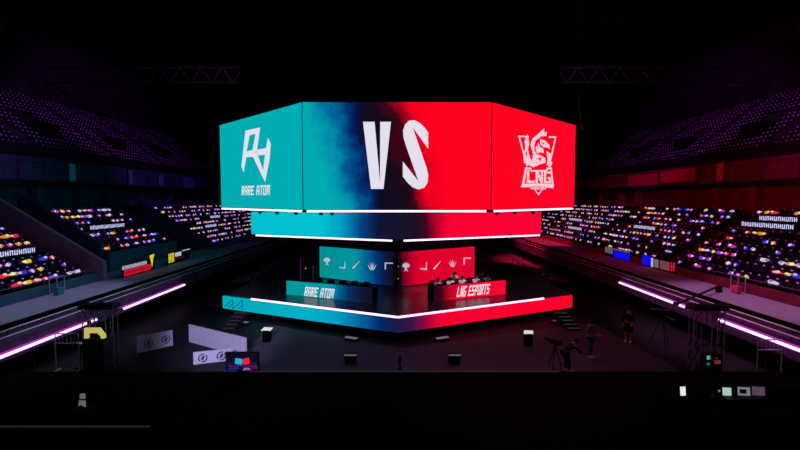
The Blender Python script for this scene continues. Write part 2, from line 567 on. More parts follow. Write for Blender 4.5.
for i in range(8):
    a, b_ = oct_[i], oct_[(i + 1) % 8]
    d = (b_ - a).normalized(); nrm = V((d.y, -d.x, 0))
    a2, b2 = a + d * .04, b_ - d * .04
    mb = MB()
    q = [a2 + V((0, 0, ZB)), b2 + V((0, 0, ZB)), b2 + V((0, 0, ZT)), a2 + V((0, 0, ZT))]
    mb.plate(q, -nrm * .18)
    mm = {0: mfront, 7: mteal, 1: mred, 2: mred, 6: mteal}.get(i, mdark)
    panel.append((mb.build('screen_panel', mm, cube), a, d, nrm))
fr = MB()
for z in (ZT + .05, ZB - .02):
    fr.plate([p + V((0, 0, z)) + (V((OC.x, OC.y, 0)) - p).normalized() * .12 for p in oct_], (0, 0, .06 if z > 8 else -.06))
fr.build('cabinet', M['black'], cube)
for p in oct_:
    mb = MB(); o_ = (p - V((OC.x, OC.y, 0))).normalized() * .012
    mb.tube([p + o_ + V((0, 0, ZB)), p + o_ + V((0, 0, ZT))], .022, 6); mb.build('corner_seam', M['black'], cube)
ZTB = PY(397, 211.2, YF).z
for i, (ea, eb) in ((7, (.02, .985)), (0, (.02, .975)), (1, (.03, .96))):
    a, b_ = oct_[i], oct_[(i + 1) % 8]
    nrm = panel[i][3]
    p = a.lerp(b_, ea) + nrm * .02 + V((0, 0, ZTB)); q = a.lerp(b_, eb) + nrm * .02 + V((0, 0, ZTB))
    mb = MB(); mb.tube([p, q], .055, 10); mb.build('glowing_tube', M['tubew'], cube, True)
for x, y in ((-4, 28), (4, 28), (-4, 41), (4, 41)):
    mb = MB(); mb.tube([(x, y, ZT), (x, y, 24)], .03, 6); mb.build('suspension_cable', M['black'], cube)

def on_panel(i, px, py, out=.03):
    o, a, d, n = panel[i]
    return PP(px, py, a + n * out, n)

# VS
mb = MB()
mb.poly([on_panel(0, *p) for p in [(363, 121.8), (374.6, 121.8), (380, 182.4), (380, 182.4), (383.5, 188.9), (371, 188.9)]][:3] + [on_panel(0, 378, 188.9), on_panel(0, 371, 188.9)], M['letter'])
mb.poly([on_panel(0, *p) for p in [(380.2, 121.8), (391, 121.8), (383.5, 188.9), (377.5, 188.9), (380, 182.4)]], M['letter'])
S = [(357, 162), (340, 138), (318, 118), (297, 108), (275, 110), (258, 126), (249, 152), (251, 182), (263, 222), (315, 370), (248, 285), (248, 350), (268, 376), (290, 396), (315, 405), (340, 398), (354, 376), (357, 345), (352, 318), (290, 138), (357, 230)]
def sp(p): return (345 + p[0] / 4.29, 95 + p[1] / 4.29)
# three convex-ish strips
def spoly(idx): mb.poly([on_panel(0, *sp(S[i])) for i in idx], M['letter'])
spoly([0, 1, 2, 3, 19, 20])
spoly([3, 4, 5, 6, 7, 8, 19])
spoly([8, 9, 18, 19])
spoly([9, 14, 15, 16, 17, 18])
spoly([9, 10, 11, 12, 13, 14])
mb.build('versus_lettering', None, panel[0][0])

# team emblem on the teal side
mb = MB()
def lp(p): return on_panel(7, 225 + p[0] / 4.743, 110 + p[1] / 4.743)
for g in ([(97, 98), (117, 120), (103, 196), (102, 222), (88, 296), (78, 268)], [(97, 98), (167, 83), (145, 113), (117, 120)],
          [(167, 83), (152, 190), (131, 222), (131, 190), (145, 113)], [(103, 196), (131, 190), (131, 222), (101, 224)],
          [(131, 218), (150, 198), (181, 285), (190, 342)], [(204, 132), (217, 158), (212, 232), (190, 342), (181, 285), (190, 212), (194, 180)],
          [(148, 190), (196, 180), (213, 200), (190, 212), (158, 216)]):
    mb.poly([lp(p) for p in g], M['letter'])
mb.build('team_emblem', None, panel[7][0])
mb = MB()
a = on_panel(7, 241.5, 195.3); b_ = on_panel(7, 270.5, 195.0); c_ = on_panel(7, 241.7, 186.2)
lettering(mb, 'RARE ATOM', a, (b_ - a).normalized(), V((0, 0, 1)), (b_ - a).length * .97, (c_ - a).length, .16, .16, M['letter'])
mb.build('team_name_lettering', None, panel[7][0])

# dragon emblem on the red side
def dp(p, out=.03): return on_panel(1, 510 + p[0] / 5.0, 115 + p[1] / 5.0, out)
mb = MB()
def stroke(pts, w, mat, out=.03):
    for (x0, y0), (x1, y1) in zip(pts, pts[1:]):
        l = math.hypot(x1 - x0, y1 - y0); nx, ny = -(y1 - y0) / l * w / 2, (x1 - x0) / l * w / 2
        ex, ey = (x1 - x0) / l * w * .3, (y1 - y0) / l * w * .3
        mb.poly([dp(p, out) for p in ((x0 - nx - ex, y0 - ny - ey), (x1 - nx + ex, y1 - ny + ey), (x1 + nx + ex, y1 + ny + ey), (x0 + nx - ex, y0 + ny - ey))], mat)
P_ = M['pink']
stroke([(92, 108), (45, 106), (86, 255)], 7, P_)
stroke([(196, 110), (228, 111), (196, 255)], 7, P_)
for g in ([(70, 240), (66, 195), (78, 165), (72, 130), (88, 96), (96, 140), (90, 175), (100, 215), (92, 250)],
          [(92, 250), (100, 215), (120, 196), (150, 200), (176, 215), (178, 238), (150, 246), (118, 262)],
          [(102, 150), (112, 118), (140, 96), (160, 98), (150, 112), (128, 128), (120, 160), (126, 184), (112, 180)],
          [(140, 96), (158, 78), (172, 66), (170, 86), (184, 84), (182, 104), (160, 108)],
          [(150, 120), (176, 128), (196, 148), (200, 172), (182, 160), (168, 162), (152, 146)],
          [(128, 160), (142, 140), (150, 160), (166, 168), (170, 190), (150, 186), (136, 196)],
          [(182, 180), (206, 196), (200, 220), (212, 240), (202, 262), (184, 250), (188, 220)],
          [(112, 180), (126, 184), (134, 198), (118, 206)]):
    mb.poly([dp(p) for p in g], P_)
for g in ([(132, 150), (140, 146), (138, 166)], [(100, 210), (116, 205), (108, 232)], [(140, 214), (160, 212), (150, 232)], [(160, 136), (174, 140), (166, 148)], [(76, 190), (84, 180), (86, 215)]):
    mb.poly([dp(p, .045) for p in g], M['redpix'])
mb.poly([dp(p) for p in ((58, 352), (76, 262), (104, 262), (110, 276), (180, 274), (184, 262), (208, 262), (220, 356), (150, 350))], P_)
mb.poly([dp(p, .04) for p in ((72, 344), (84, 272), (100, 272), (106, 284), (184, 282), (190, 272), (202, 272), (208, 346), (146, 342))], M['redpix'])
a = dp((84, 340), .055); b_ = dp((204, 342), .055); c_ = dp((86, 276), .055)
lettering(mb, 'LNG', a, (b_ - a).normalized(), V((0, 0, 1)), (b_ - a).length, (c_ - a).length, 0, .14, P_)
mb.poly([dp(p) for p in ((56, 352), (140, 344), (220, 356), (216, 366), (182, 362), (178, 372), (104, 370), (100, 360), (56, 362))], P_)
a = dp((106, 366), .05); b_ = dp((176, 368), .05); c_ = dp((106, 355), .05)
lettering(mb, 'ESPORTS', a, (b_ - a).normalized(), V((0, 0, 1)), (b_ - a).length, (c_ - a).length, 0, .3, M['redpix'])
stroke([(124, 372), (143, 397), (160, 374)], 6, P_)
mb.build('team_emblem', None, panel[1][0])

# ================================================================== SECOND TIER (V-shaped ring of screens)
RX = -.1
rA = V((RX, 23.0, 0)); rL = V((-8.82, 26.8, 0)); rR = V((8.36, 26.8, 0))
ring = thing('hanging_screen_ring', 'lower hanging screen band under the video cube, cyan on one half, red on the other', 'screen', (RX, 34.4, 5.0))
rz0, rz1 = 4.97, 6.30
mring = screen('ring video picture', [(-9, TEALB), (-4.2, TEALB), (-3.0, (0, 150, 190)), (-1.9, (0, 62, 130)), (-1.0, (14, 22, 52)), (.9, (30, 16, 38)), (1.5, (64, 4, 32)), (2.1, (190, 0, 42)), (2.8, (250, 0, 52)), (9, (255, 0, 52))], nz=.5, nscale=.5)
for a, b_ in ((rL, rA), (rA, rR)):
    d = (b_ - a).normalized(); n = V((d.y, -d.x, 0))
    mb = MB(); mb.plate([a + V((0, 0, rz0)), b_ + V((0, 0, rz0)), b_ + V((0, 0, rz1)), a + V((0, 0, rz1))], -n * .15)
    mb.build('screen_panel', mring, ring)
    e = (.04, .966) if a is rL else (.034, .985)
    p = a.lerp(b_, e[0]) + n * .03 + V((0, 0, rz0 - .06)); q = a.lerp(b_, e[1]) + n * .03 + V((0, 0, rz0 - .06))
    mb = MB(); mb.tube([p, q], .048, 10); mb.build('glowing_tube', M['tubew'], ring, True)
rB = [V((8.36, 42, 0)), V((RX, 45.8, 0)), V((-8.82, 42, 0))]
loop = [rR] + rB + [rL]
for a, b_ in zip(loop, loop[1:]):
    d = (b_ - a).normalized(); n = V((d.y, -d.x, 0))
    mb = MB(); mb.plate([a + V((0, 0, rz0)), b_ + V((0, 0, rz0)), b_ + V((0, 0, rz1)), a + V((0, 0, rz1))], -n * .15)
    mb.build('side_panel', M['black'], ring)
mb = MB(); mb.plate([p + V((0, 0, rz0 + .05)) for p in [rL + V((.3, .2, 0)), rA + V((0, .4, 0)), rR + V((-.3, .2, 0))] + rB], (0, 0, .1))
mb.build('underside', M['black'], ring)
# dark row of small fixtures below the ring
for i in range(12):
    t_ = (i + .5) / 12
    for a, b_ in ((rL, rA), (rA, rR)):
        mb = MB(); mb.bbox(a.lerp(b_, t_) + V((0, .45, rz0 - .12)), (.16, .16, .2)); mb.build('small_fixture', M['blackmetal'], ring)
for x, y in ((-5, 33), (5, 33), (0, 42)):
    mb = MB(); mb.tube([(x, y, rz1 - .2), (x, y, 6.45)], .03, 6); mb.build('suspension_cable', M['black'], ring)

# moving head lights under the cube
proto = None
names = ['outermost moving head light hanging below the teal emblem', 'second moving head light from the outside below the teal emblem', 'third moving head light, below the teal corner of the cube',
         'moving head light below the cube front, first past the teal corner', 'moving head light below the cube front, second past the teal corner',
         'moving head light below the red corner of the cube', 'moving head light in the middle below the red emblem', 'outermost moving head light below the red emblem']
for (px, py, y), lab in zip(((260, 212.6, 26.3), (277, 213.2, 25.2), (296, 213.8, 24.2), (321, 213.4, 23.7), (332, 213, 23.6), (497, 212, 24.0), (515, 211.2, 25.0), (533, 210.8, 25.9)), names):
    p = PY(px, py, y); p.z = 6.46
    if proto is None:
        proto = thing('moving_head_light', lab, 'light', p, 0, 'moving head lights under the video cube')
        q = MB(); q.box((0, 0, -.03), (.2, .2, .06)); q.build('clamp_base', M['black'], proto, local=True)
        q = MB(); q.box((-.1, 0, -.13), (.025, .06, .16)); q.build('yoke_arm', M['black'], proto, local=True)
        q = MB(); q.box((.1, 0, -.13), (.025, .06, .16)); q.build('yoke_arm', M['black'], proto, local=True)
        q = MB(); q.ball((0, 0, -.19), (.085, .1, .1), 8, 6); q.build('lamp_head', M['black'], proto, local=True)
    else:
        dup(proto, p, 0, lab)

# ================================================================== STAGE
SZ = 1.2
sA = V((-.1, 22.05, 0)); sL = V((-10.72, 27.15, 0)); sR = V((10.5, 27.35, 0))
sBL = V((-10.2, 41, 0)); sBR = V((10.2, 41, 0)); sB = V((0, 46, 0))
stage = thing('stage', 'six-sided raised stage with a cyan and red screen band round its front edge', 'stage', (0, 33, 0))
outl = [sL, sA, sR, sBR, sB, sBL]
mb = MB(); mb.plate([p + V((0, 0, SZ - .08)) for p in outl], (0, 0, .08)); mb.build('stage_deck', M['deck'], stage)
mst = screen('stage band picture', [(-11, (0, 172, 190)), (-8, (0, 172, 188)), (-5, (0, 176, 200)), (-3.4, (0, 160, 196)), (-2.0, (0, 96, 160)), (-.9, (0, 40, 100)), (-.1, (30, 24, 66)), (.6, (56, 20, 72)), (1.2, (130, 6, 60)), (2.1, (244, 0, 48)), (11, (255, 4, 44))], nz=.35, nscale=.6)
for a, b_ in ((sL, sA), (sA, sR)):
    d = (b_ - a).normalized(); n = V((d.y, -d.x, 0))
    mb = MB(); mb.plate([a + n * .03 + V((0, 0, .44)), b_ + n * .03 + V((0, 0, .44)), b_ + n * .03 + V((0, 0, SZ)), a + n * .03 + V((0, 0, SZ))], -n * .12)
    pnl = mb.build('edge_screen', mst, stage)
    if a is sL:
        mb = MB()
        def ep(px, py): return PP(px, py, a + n * .045, n)
        def line(p, q, w):
            l = math.hypot(q[0] - p[0], q[1] - p[1]); nx, ny = -(q[1] - p[1]) / l * w, (q[0] - p[0]) / l * w
            mb.poly([ep(p[0] - nx, p[1] - ny), ep(q[0] - nx, q[1] - ny), ep(q[0] + nx, q[1] + ny), ep(p[0] + nx, p[1] + ny)], M['inkpix'])
        for k in (0, 9.4):
            line((224.2 + k, 307.2 + k * .14), (232.6 + k, 299.2 + k * .14), .42)
            line((232.8 + k, 298.8 + k * .14), (233 + k, 309 + k * .14), .42)
            line((228.5 + k, 307.8 + k * .14), (232.8 + k, 303.6 + k * .14), .38)
        mb.build('triangle_marks', None, pnl)
        a1, b1 = PZ(250, 299.2, SZ + .04), sA + n * .02 + V((.0, 0, SZ + .04))
    else:
        a1, b1 = sA + n * .02 + V((0, 0, SZ + .04)), PZ(541, 297.6, SZ + .04)
    # keep the tube on the stage edge
    def onedge(p):
        t_ = (V((p.x, p.y, 0)) - a).dot(d); return a + d * t_ + n * .05 + V((0, 0, SZ + .03))
    mb = MB(); mb.tube([onedge(a1), onedge(b1)], .055, 10); mb.build('glowing_tube', M['tube'], stage, True)
sk = MB()
ins = [p + (V((0, 33, 0)) - p).normalized() * .35 for p in outl]
for a, b_ in zip(ins, ins[1:] + ins[:1]):
    sk.add([a, b_, b_ + V((0, 0, SZ - .08)), a + V((0, 0, SZ - .08))], [(0, 1, 2, 3)])
sk.build('skirt', M['void'], stage)
for a, b_ in ((sR, sBR), (sBR, sB), (sB, sBL), (sBL, sL)):
    d = (b_ - a).normalized(); n = V((d.y, -d.x, 0))
    mb = MB(); mb.plate([a + V((0, 0, .44)), b_ + V((0, 0, .44)), b_ + V((0, 0, SZ - .08)), a + V((0, 0, SZ - .08))], -n * .1)
    mb.build('edge_panel', M['black'], stage)

# steps beside the stage corners
for s, lab in ((-1, 'black access steps with pale nosings under the teal stage corner'), (1, 'black access steps with pale nosings under the red stage corner')):
    x0 = -9.2 if s < 0 else 9.3
    t = thing('stage_steps', lab, 'steps', (x0, 24.8, 0), 0, None)
    for k in range(5):
        z = .12 + .115 * k
        y = 23.9 + .36 * k
        mb = MB(); mb.box((x0 - s * .03 * k, y + .18, z / 2), (.75, .36, z)); st = mb.build('step', M['black'], t)
        mb = MB(); mb.box((x0 - s * .03 * k, y + .03, z + .014), (.62, .07, .03)); mb.build('nosing', M['nosing'], st)

# video walls at the middle of the stage
bA = V((-.15, 29.5, 0)); bL = V((-6.0, 33.4, 0)); bR = V((5.55, 33.3, 0))
bz0, bz1 = SZ + .08, 3.55
mback = screen('video wall picture', [(-6.2, (0, 142, 148)), (-3.3, (0, 148, 158)), (-2.4, (0, 104, 150)), (-1.7, (0, 52, 118)), (-1.0, (8, 26, 66)), (-.5, (18, 14, 34)), (.1, (40, 4, 24)), (.5, (150, 0, 34)), (1.0, (206, 0, 40)), (1.6, (222, 0, 44)), (5.8, (224, 2, 46))], nz=.35, nscale=.7)
ICON_T = {
    'trophy': [[(-.5, .12), (-.42, .36), (-.2, .42), (-.12, .0), (-.36, -.02)], [(.5, .12), (.36, -.02), (.12, .0), (.2, .42), (.42, .36)], [(-.2, .5), (.2, .5), (.14, -.1), (-.14, -.1)], [(-.1, -.1), (.1, -.1), (.26, -.5), (.06, -.36), (-.06, -.36), (-.26, -.5)]],
    'corner': [[(-.5, -.35), (.5, -.45), (.5, -.28), (-.3, -.25)], [(.34, -.42), (.5, -.42), (.5, .5), (.42, .4)]],
    'slash': [[(-.5, -.5), (-.35, -.5), (.5, .5), (-.45, -.3)]],
    'claw': [[(0, -.5), (-.25, -.38), (-.5, .2), (-.12, -.28)], [(-.06, -.4), (-.3, .42), (.0, -.2)], [(0, -.45), (-.07, .0), (0, .5), (.07, 0)], [(.06, -.4), (.0, -.2), (.3, .42)], [(0, -.5), (.12, -.28), (.5, .2), (.25, -.38)]],
    'bracket': [[(-.5, -.5), (-.36, -.45), (-.34, .5), (-.5, .5)], [(-.5, .5), (-.5, .36), (.4, .3), (.5, .45)]],
}
for a, b_, lab, icons in ((bL, bA, 'teal half of the V-shaped video wall behind the desks', ((327, 261.5, 8.5, 9, 'trophy'), (342, 265, 7.5, 9, 'corner'), (356.5, 264.5, 9, 9.5, 'slash'), (372, 266, 10, 10, 'claw'), (389, 266, 9.5, 8, 'bracket'))),
                          (bA, bR, 'red half of the V-shaped video wall behind the desks', ((406, 267.3, 10, 10, 'trophy'), (423, 266, 8.5, 10, 'corner'), (437.5, 264.8, 9, 10.5, 'slash'), (452.5, 263.2, 8.5, 9, 'claw'), (467.5, 261, 8.5, 8, 'bracket')))):
    d = (b_ - a).normalized(); n = V((d.y, -d.x, 0))
    t = thing('video_screen', lab, 'screen', ((a + b_) / 2 + V((0, 0, SZ))))
    a2 = a + d * (.05 if a is bL else .1); b2 = b_ - d * (.3 if a is bL else .05)
    mb = MB(); mb.plate([a2 + V((0, 0, bz0)), b2 + V((0, 0, bz0)), b2 + V((0, 0, bz1)), a2 + V((0, 0, bz1))], -n * .1)
    # object-space x must run across both halves
    t.location.x = 0; ORG[t.name] = V((0, t.location.y, SZ))
    p = mb.build('screen_panel', mback, t)
    for px, py, w, h, ic in icons:
        mb = MB()
        for g in ICON_T[ic]:
            mb.poly([PP(px + u * w * (.78 if ic == 'trophy' else .9), py - v * h * .9, a + n * .03, n) for u, v in g], M['greypix'])
        mb.build('icon_print', None, p)
    mb = MB(); mb.plate([a2 - n * .12 + V((0, 0, SZ)), b2 - n * .12 + V((0, 0, SZ)), b2 - n * .12 + V((0, 0, bz1 - .1)), a2 - n * .12 + V((0, 0, bz1 - .1))], -n * .2)
    mb.build('support_frame', M['black'], t)

# desks
DT = []
for s, p0, p1, lab, txt in ((-1, (286.5, 295), (372, 303), 'team desk with teal front screen lettered for the first team, no one seated', 'RARE ATOM'), (1, (434, 302), (505.5, 294.5), 'team desk with red front screen lettered for the second team', 'LNG ESPORTS')):
    a = PZ(*p0, SZ); b_ = PZ(*p1, SZ)
    d = (b_ - a).normalized(); n = V((d.y, -d.x, 0)); L = (b_ - a).length
    t = thing('team_desk', lab, 'desk', (0, (a.y + b_.y) / 2, SZ))
    H = .87
    if s < 0:
        ms = screen('teal desk picture', [(-7.2, (0, 150, 156)), (-4.2, (0, 156, 164)), (-3.6, (0, 100, 150)), (-3.0, (6, 48, 100)), (-2.3, (16, 24, 56)), (-1.5, (12, 14, 30))], nz=.3, nscale=1.2)
    else:
        ms = screen('red desk picture', [(1.9, (18, 8, 24)), (2.4, (70, 2, 26)), (2.9, (190, 0, 34)), (3.5, (238, 0, 40)), (6.5, (255, 6, 48))], nz=.2, nscale=1.2)
    mb = MB(); mb.plate([a + V((0, 0, .02)), b_ + V((0, 0, .02)), b_ + V((0, 0, H)), a + V((0, 0, H))], -n * .08)
    fp = mb.build('front_screen', ms, t)
    mb = MB(); c = (a + b_) / 2 - n * .45 + V((0, 0, .76)); mb.bbox(c, (L, .75, .05), math.atan2(d.y, d.x)); mb.build('desk_top', M['black'], t)
    for e in (a + d * .04, b_ - d * .04):
        mb = MB(); mb.box(e - n * .45 + V((0, 0, .37)), (.06, .7, .74), math.atan2(d.y, d.x)); mb.build('end_panel', M['void'], t)
    mb = MB()
    if s < 0:
        q0 = PP(304, 296, a + n * .02, n); q1 = PP(333, 298.8, a + n * .02, n); hh = .58
    else:
        q0 = PP(456.3, 297.3, a + n * .02, n); q1 = PP(488.5, 294.2, a + n * .02, n); hh = .62
    lettering(mb, txt, q0, d, V((0, 0, 1)), (q1 - q0).length, hh, .22, .16, M['letter'])
    mb.build('team_name_lettering', None, fp)
    DT.append((a, b_, d, n))


# ================================================================== PEOPLE
def skinned(name, verts, edges, radii, mat, parent, root=0, lvl=1):
    me = bpy.data.meshes.new(name)
    me.from_pydata([tuple(v) for v in verts], edges, [])
    o = bpy.data.objects.new(name, me); C.objects.link(o)
    md = o.modifiers.new('skin', 'SKIN')
    for i, r in enumerate(radii):
        sv = me.skin_vertices[0].data[i]
        sv.radius = (r, r) if not isinstance(r, tuple) else r
        sv.use_root = (i == root)
    md.branch_smoothing = .3
    ss = o.modifiers.new('sub', 'SUBSURF'); ss.levels = lvl; ss.render_levels = lvl
    dg = bpy.context.evaluated_depsgraph_get()
    m2 = bpy.data.meshes.new_from_object(o.evaluated_get(dg))
    o.modifiers.clear(); o.data = m2
    m2.materials.clear(); m2.materials.append(mat)
    for p in m2.polygons: p.use_smooth = True
    o.parent = parent
    return o


def person(label, loc, rz, pose, top, bottom, shoe, group=None, k=1.0, hair='short', top_name='jacket', bottom_name='trousers'):
    J = {n: V(p) * k for n, p in pose.items()}
    t = thing('person', label, 'person', loc, rz, group)
    vs, es, rs = [], [], []
    def av(p, r, par=None):
        vs.append(V(p)); rs.append(tuple(x * k for x in r) if isinstance(r, tuple) else r * k)
        if par is not None: es.append((par, len(vs) - 1))
        return len(vs) - 1
    pel = av(J['pelvis'], (.135, .1)); wai = av(J['waist'], (.125, .095), pel); che = av(J['chest'], (.15, .11), wai)
    nb = av(J['neck'], .06, che)
    hd = J['head']
    up = (hd - J['neck']).normalized(); fw = V(J['face']).normalized()
    h0 = av(hd - up * .07 * k, .075, nb); h1 = av(hd + up * .02 * k, .098, h0); h2 = av(hd + up * .10 * k, .06, h1)
    av(hd + fw * .108 * k - up * .01 * k, .016, h1)
    side = fw.cross(up).normalized()
    for sg in (-1, 1):
        av(hd + side * sg * .1 * k, .02, h1)
    for sg in 'lr':
        sgn = 1 if sg == 'l' else -1
        sh = av(J['sh' + sg], .058, che); el = av(J['el' + sg], .043, sh); wr = av(J['wr' + sg], .028, el)
        d = (J['wr' + sg] - J['el' + sg]).normalized()
        pa = av(J['wr' + sg] + d * .07 * k, (.035, .018), wr)
        base = J['wr' + sg] + d * .09 * k
        x = d.cross(V((0, 0, 1)))
        x = x.normalized() if x.length > .1 else V((0, 1, 0))
        dn = d.cross(x).normalized()
        for f, ln in ((-1.5, .062), (-.5, .08), (.5, .085), (1.5, .074)):
            q = av(base + x * f * .018 * k, .009, pa)
            q = av(base + x * f * .02 * k + d * ln * .5 * k + dn * .006 * k, .0085, q)
            av(base + x * f * .021 * k + d * ln * .9 * k + dn * .028 * k, .007, q)
        q = av(J['wr' + sg] + d * .035 * k + x * sgn * .04 * k, .011, wr)
        av(J['wr' + sg] + d * .08 * k + x * sgn * .062 * k + dn * .015 * k, .009, q)
        hi = av(J['hi' + sg], .085, pel); kn = av(J['kn' + sg], .056, hi); an = av(J['an' + sg], .038, kn)
        av(J['to' + sg], .03, an)
    skinned('body', vs, es, rs, M['skin'], t, 0)
    # hair
    b = MB(); b.ball(hd + up * .035 * k - fw * .025 * k, V((.112, .118, .115)) * k, 12, 8)
    if hair == 'long':
        b.ball(hd - fw * .06 * k - up * .09 * k, V((.1, .07, .17)) * k, 10, 8)
    b.build('hair', M['hair'], t, True, True)
    for sg in (-1, 1):
        b = MB(); b.ball(hd + fw * .092 * k + side * sg * .036 * k + up * .012 * k, .012 * k, 6, 4); b.build('eye', M['eye'], t, True, True)
    # top garment
    v2 = [J['pelvis'], J['waist'], J['chest'], J['neck'] - (J['neck'] - J['chest']) * .25]
    r2 = [(.16 * k, .125 * k), (.15 * k, .12 * k), (.175 * k, .13 * k), .085 * k]; e2 = [(0, 1), (1, 2), (2, 3)]
    for sg in 'lr':
        i = len(v2)
        v2 += [J['sh' + sg], J['el' + sg], J['el' + sg].lerp(J['wr' + sg], .85)]; r2 += [.078 * k, .06 * k, .046 * k]; e2 += [(2, i), (i, i + 1), (i + 1, i + 2)]
    skinned(top_name, v2, e2, r2, top, t, 0)
    v3 = [J['pelvis'] + V((0, 0, .03 * k))]; r3 = [(.155 * k, .12 * k)]; e3 = []
    for sg in 'lr':
        i = len(v3)
        if bottom_name == 'skirt':
            v3 += [J['hi' + sg], J['kn' + sg].lerp(J['an' + sg], .1)]; r3 += [.13 * k, .15 * k]; e3 += [(0, i), (i, i + 1)]
        else:
            v3 += [J['hi' + sg], J['kn' + sg], J['kn' + sg].lerp(J['an' + sg], .92)]; r3 += [.105 * k, .078 * k, .06 * k]; e3 += [(0, i), (i, i + 1), (i + 1, i + 2)]
    skinned(bottom_name, v3, e3, r3, bottom, t, 0)
    for sg in 'lr':
        b = MB(); a = J['an' + sg]; o = J['to' + sg]
        b.ball((a + o) / 2 + V((0, 0, -.025 * k)), V((.05, .05, .045)) * k + V((abs(o.x - a.x) * .6, abs(o.y - a.y) * .6 + .04 * k, 0)), 10, 6)
        b.build('shoe', shoe, t, True, True)
    return t


def standing(**kw):
    p = dict(pelvis=(0, 0, .96), waist=(0, .005, 1.1), chest=(0, 0, 1.3), neck=(0, 0, 1.47), head=(0, -.02, 1.61), face=(0, -1, -.05),
             shl=(.19, 0, 1.4), ell=(.25, .02, 1.13), wrl=(.25, -.08, .9), shr=(-.19, 0, 1.4), elr=(-.25, .02, 1.13), wrr=(-.25, -.08, .9),
             hil=(.09, 0, .9), knl=(.1, -.02, .5), anl=(.1, .02, .09), tol=(.12, -.13, .04), hir=(-.09, 0, .9), knr=(-.1, -.02, .5), anr=(-.1, .02, .09), tor=(-.12, -.13, .04))
    p.update(kw); return p


def sitting(**kw):
    p = dict(pelvis=(0, 0, .5), waist=(0, -.03, .62), chest=(0, -.08, .82), neck=(0, -.13, .98), head=(0, -.18, 1.08), face=(0, -1, -.15),
             shl=(.19, -.1, .92), ell=(.25, -.3, .74), wrl=(.16, -.5, .84), shr=(-.19, -.1, .92), elr=(-.25, -.3, .74), wrr=(-.16, -.5, .84),
             hil=(.1, -.05, .47), knl=(.13, -.42, .47), anl=(.13, -.38, .09), tol=(.13, -.52, .04), hir=(-.1, -.05, .47), knr=(-.13, -.42, .47), anr=(-.13, -.38, .09), tor=(-.13, -.52, .04))
    p.update(kw); return p


def bending(**kw):
    p = standing(pelvis=(0, .12, .84), waist=(0, .04, .95), chest=(0, -.14, 1.07), neck=(0, -.3, 1.15), head=(0, -.4, 1.22), face=(0, -1, -.35),
                 shl=(.19, -.22, 1.08), ell=(.25, -.36, .86), wrl=(.22, -.56, .84), shr=(-.19, -.22, 1.08), elr=(-.25, -.36, .86), wrr=(-.22, -.56, .84),
                 hil=(.09, .12, .8), knl=(.1, .0, .44), hir=(-.09, .12, .8), knr=(-.1, .0, .44))
    p.update(kw); return p


# gaming chairs and players
def make_chair(label, loc, rz, group):
    t = thing('gaming_chair', label, 'chair', loc, rz, group)
    b = MB(); b.bbox((0, 0, .42), (.5, .5, .1), 0, .03); b.build('seat', M['chair'], t, local=True)
    b = MB()
    prof = [(-.22, 0), (.22, 0), (.27, .3), (.25, .5), (.16, .72), (-.16, .72), (-.25, .5), (-.27, .3)]
    b.plate([V((x, .24 + z * .15, .46 + z * .68)) for x, z in prof], (0, .09, 0)); b.build('backrest', M['chair'], t, local=True)
    b = MB(); b.tube([(0, 0, .1), (0, 0, .38)], .035, 8); b.build('gas_column', M['blackmetal'], t, local=True)
    b = MB()
    for k in range(5):
        a = 2 * PI * k / 5
        b.bar((0, 0, .1), (.3 * math.cos(a), .3 * math.sin(a), .06), .05, .04); b.ball((.3 * math.cos(a), .3 * math.sin(a), .03), .03, 6, 4)
    b.build('star_base', M['blackmetal'], t, local=True)
    for sg in (-1, 1):
        b = MB(); b.bar((sg * .29, .08, .42), (sg * .29, .08, .62), .04); b.bbox((sg * .29, -.02, .64), (.07, .3, .04), 0, .01); b.build('armrest', M['chair'], t, local=True)
    return t


nthw = ['first', 'second', 'third', 'fourth', 'fifth', 'sixth', 'seventh', 'eighth', 'ninth', 'tenth', 'eleventh', 'twelfth', 'thirteenth', 'fourteenth', 'fifteenth', 'sixteenth', 'seventeenth', 'eighteenth', 'nineteenth', 'twentieth']


def nth(i):
    if i < 20: return nthw[i]
    i += 1
    return '%d%s' % (i, 'th' if 10 <= i % 100 <= 20 else {1: 'st', 2: 'nd', 3: 'rd'}.get(i % 10, 'th'))


a, b_, d, n = DT[1]
ch0 = None
hx = (436.5, 449, 461, 474.5, 486)
for i, px in enumerate(hx):
    # stand point on a line parallel to the desk, 0.85 m behind its front
    q = PP(px, 285, a - n * .95, n); q.z = SZ
    rz = math.atan2(d.y, d.x)
    lab = 'black gaming chair under the %s seated player along the red desk' % nth(i)
    if ch0 is None: ch0 = make_chair(lab, q - n * .08, rz, 'gaming chairs at the red desk')
    else: dup(ch0, q - n * .08, rz, lab)
    pz = sitting() if i % 2 == 0 else sitting(head=(.02, -.2, 1.05), neck=(0, -.15, .96), wrl=(.2, -.48, .84))
    person('player in white jersey seated at the red desk, %s from the video wall' % nth(i), q, rz, pz, M['jersey'], M['blackcloth'], M['shoe'], 'seated players at the red desk', top_name='jersey')
q = PP(451.5, 285, a - n * 2.0, n); q.z = SZ
person('standing person in white shirt leaning over the players at the red desk', q, math.atan2(d.y, d.x), bending(), M['jersey'], M['blackcloth'], M['shoe'], top_name='shirt')
q = PP(480.5, 285, a - n * 1.9, n); q.z = SZ
person('standing person in black bending behind the players at the red desk', q, math.atan2(d.y, d.x), bending(), M['blackcloth'], M['blackcloth'], M['shoe'], top_name='shirt')
a, b_, d, n = DT[0]
for i, px in enumerate((316, 328, 340, 352, 364)):
    q = PP(px, 285, a - n * .8, n); q.z = SZ
    dup(ch0, q, math.atan2(d.y, d.x), 'empty black gaming chair behind the teal desk, %s from outer end' % nth(i), 'empty gaming chairs at the teal desk')
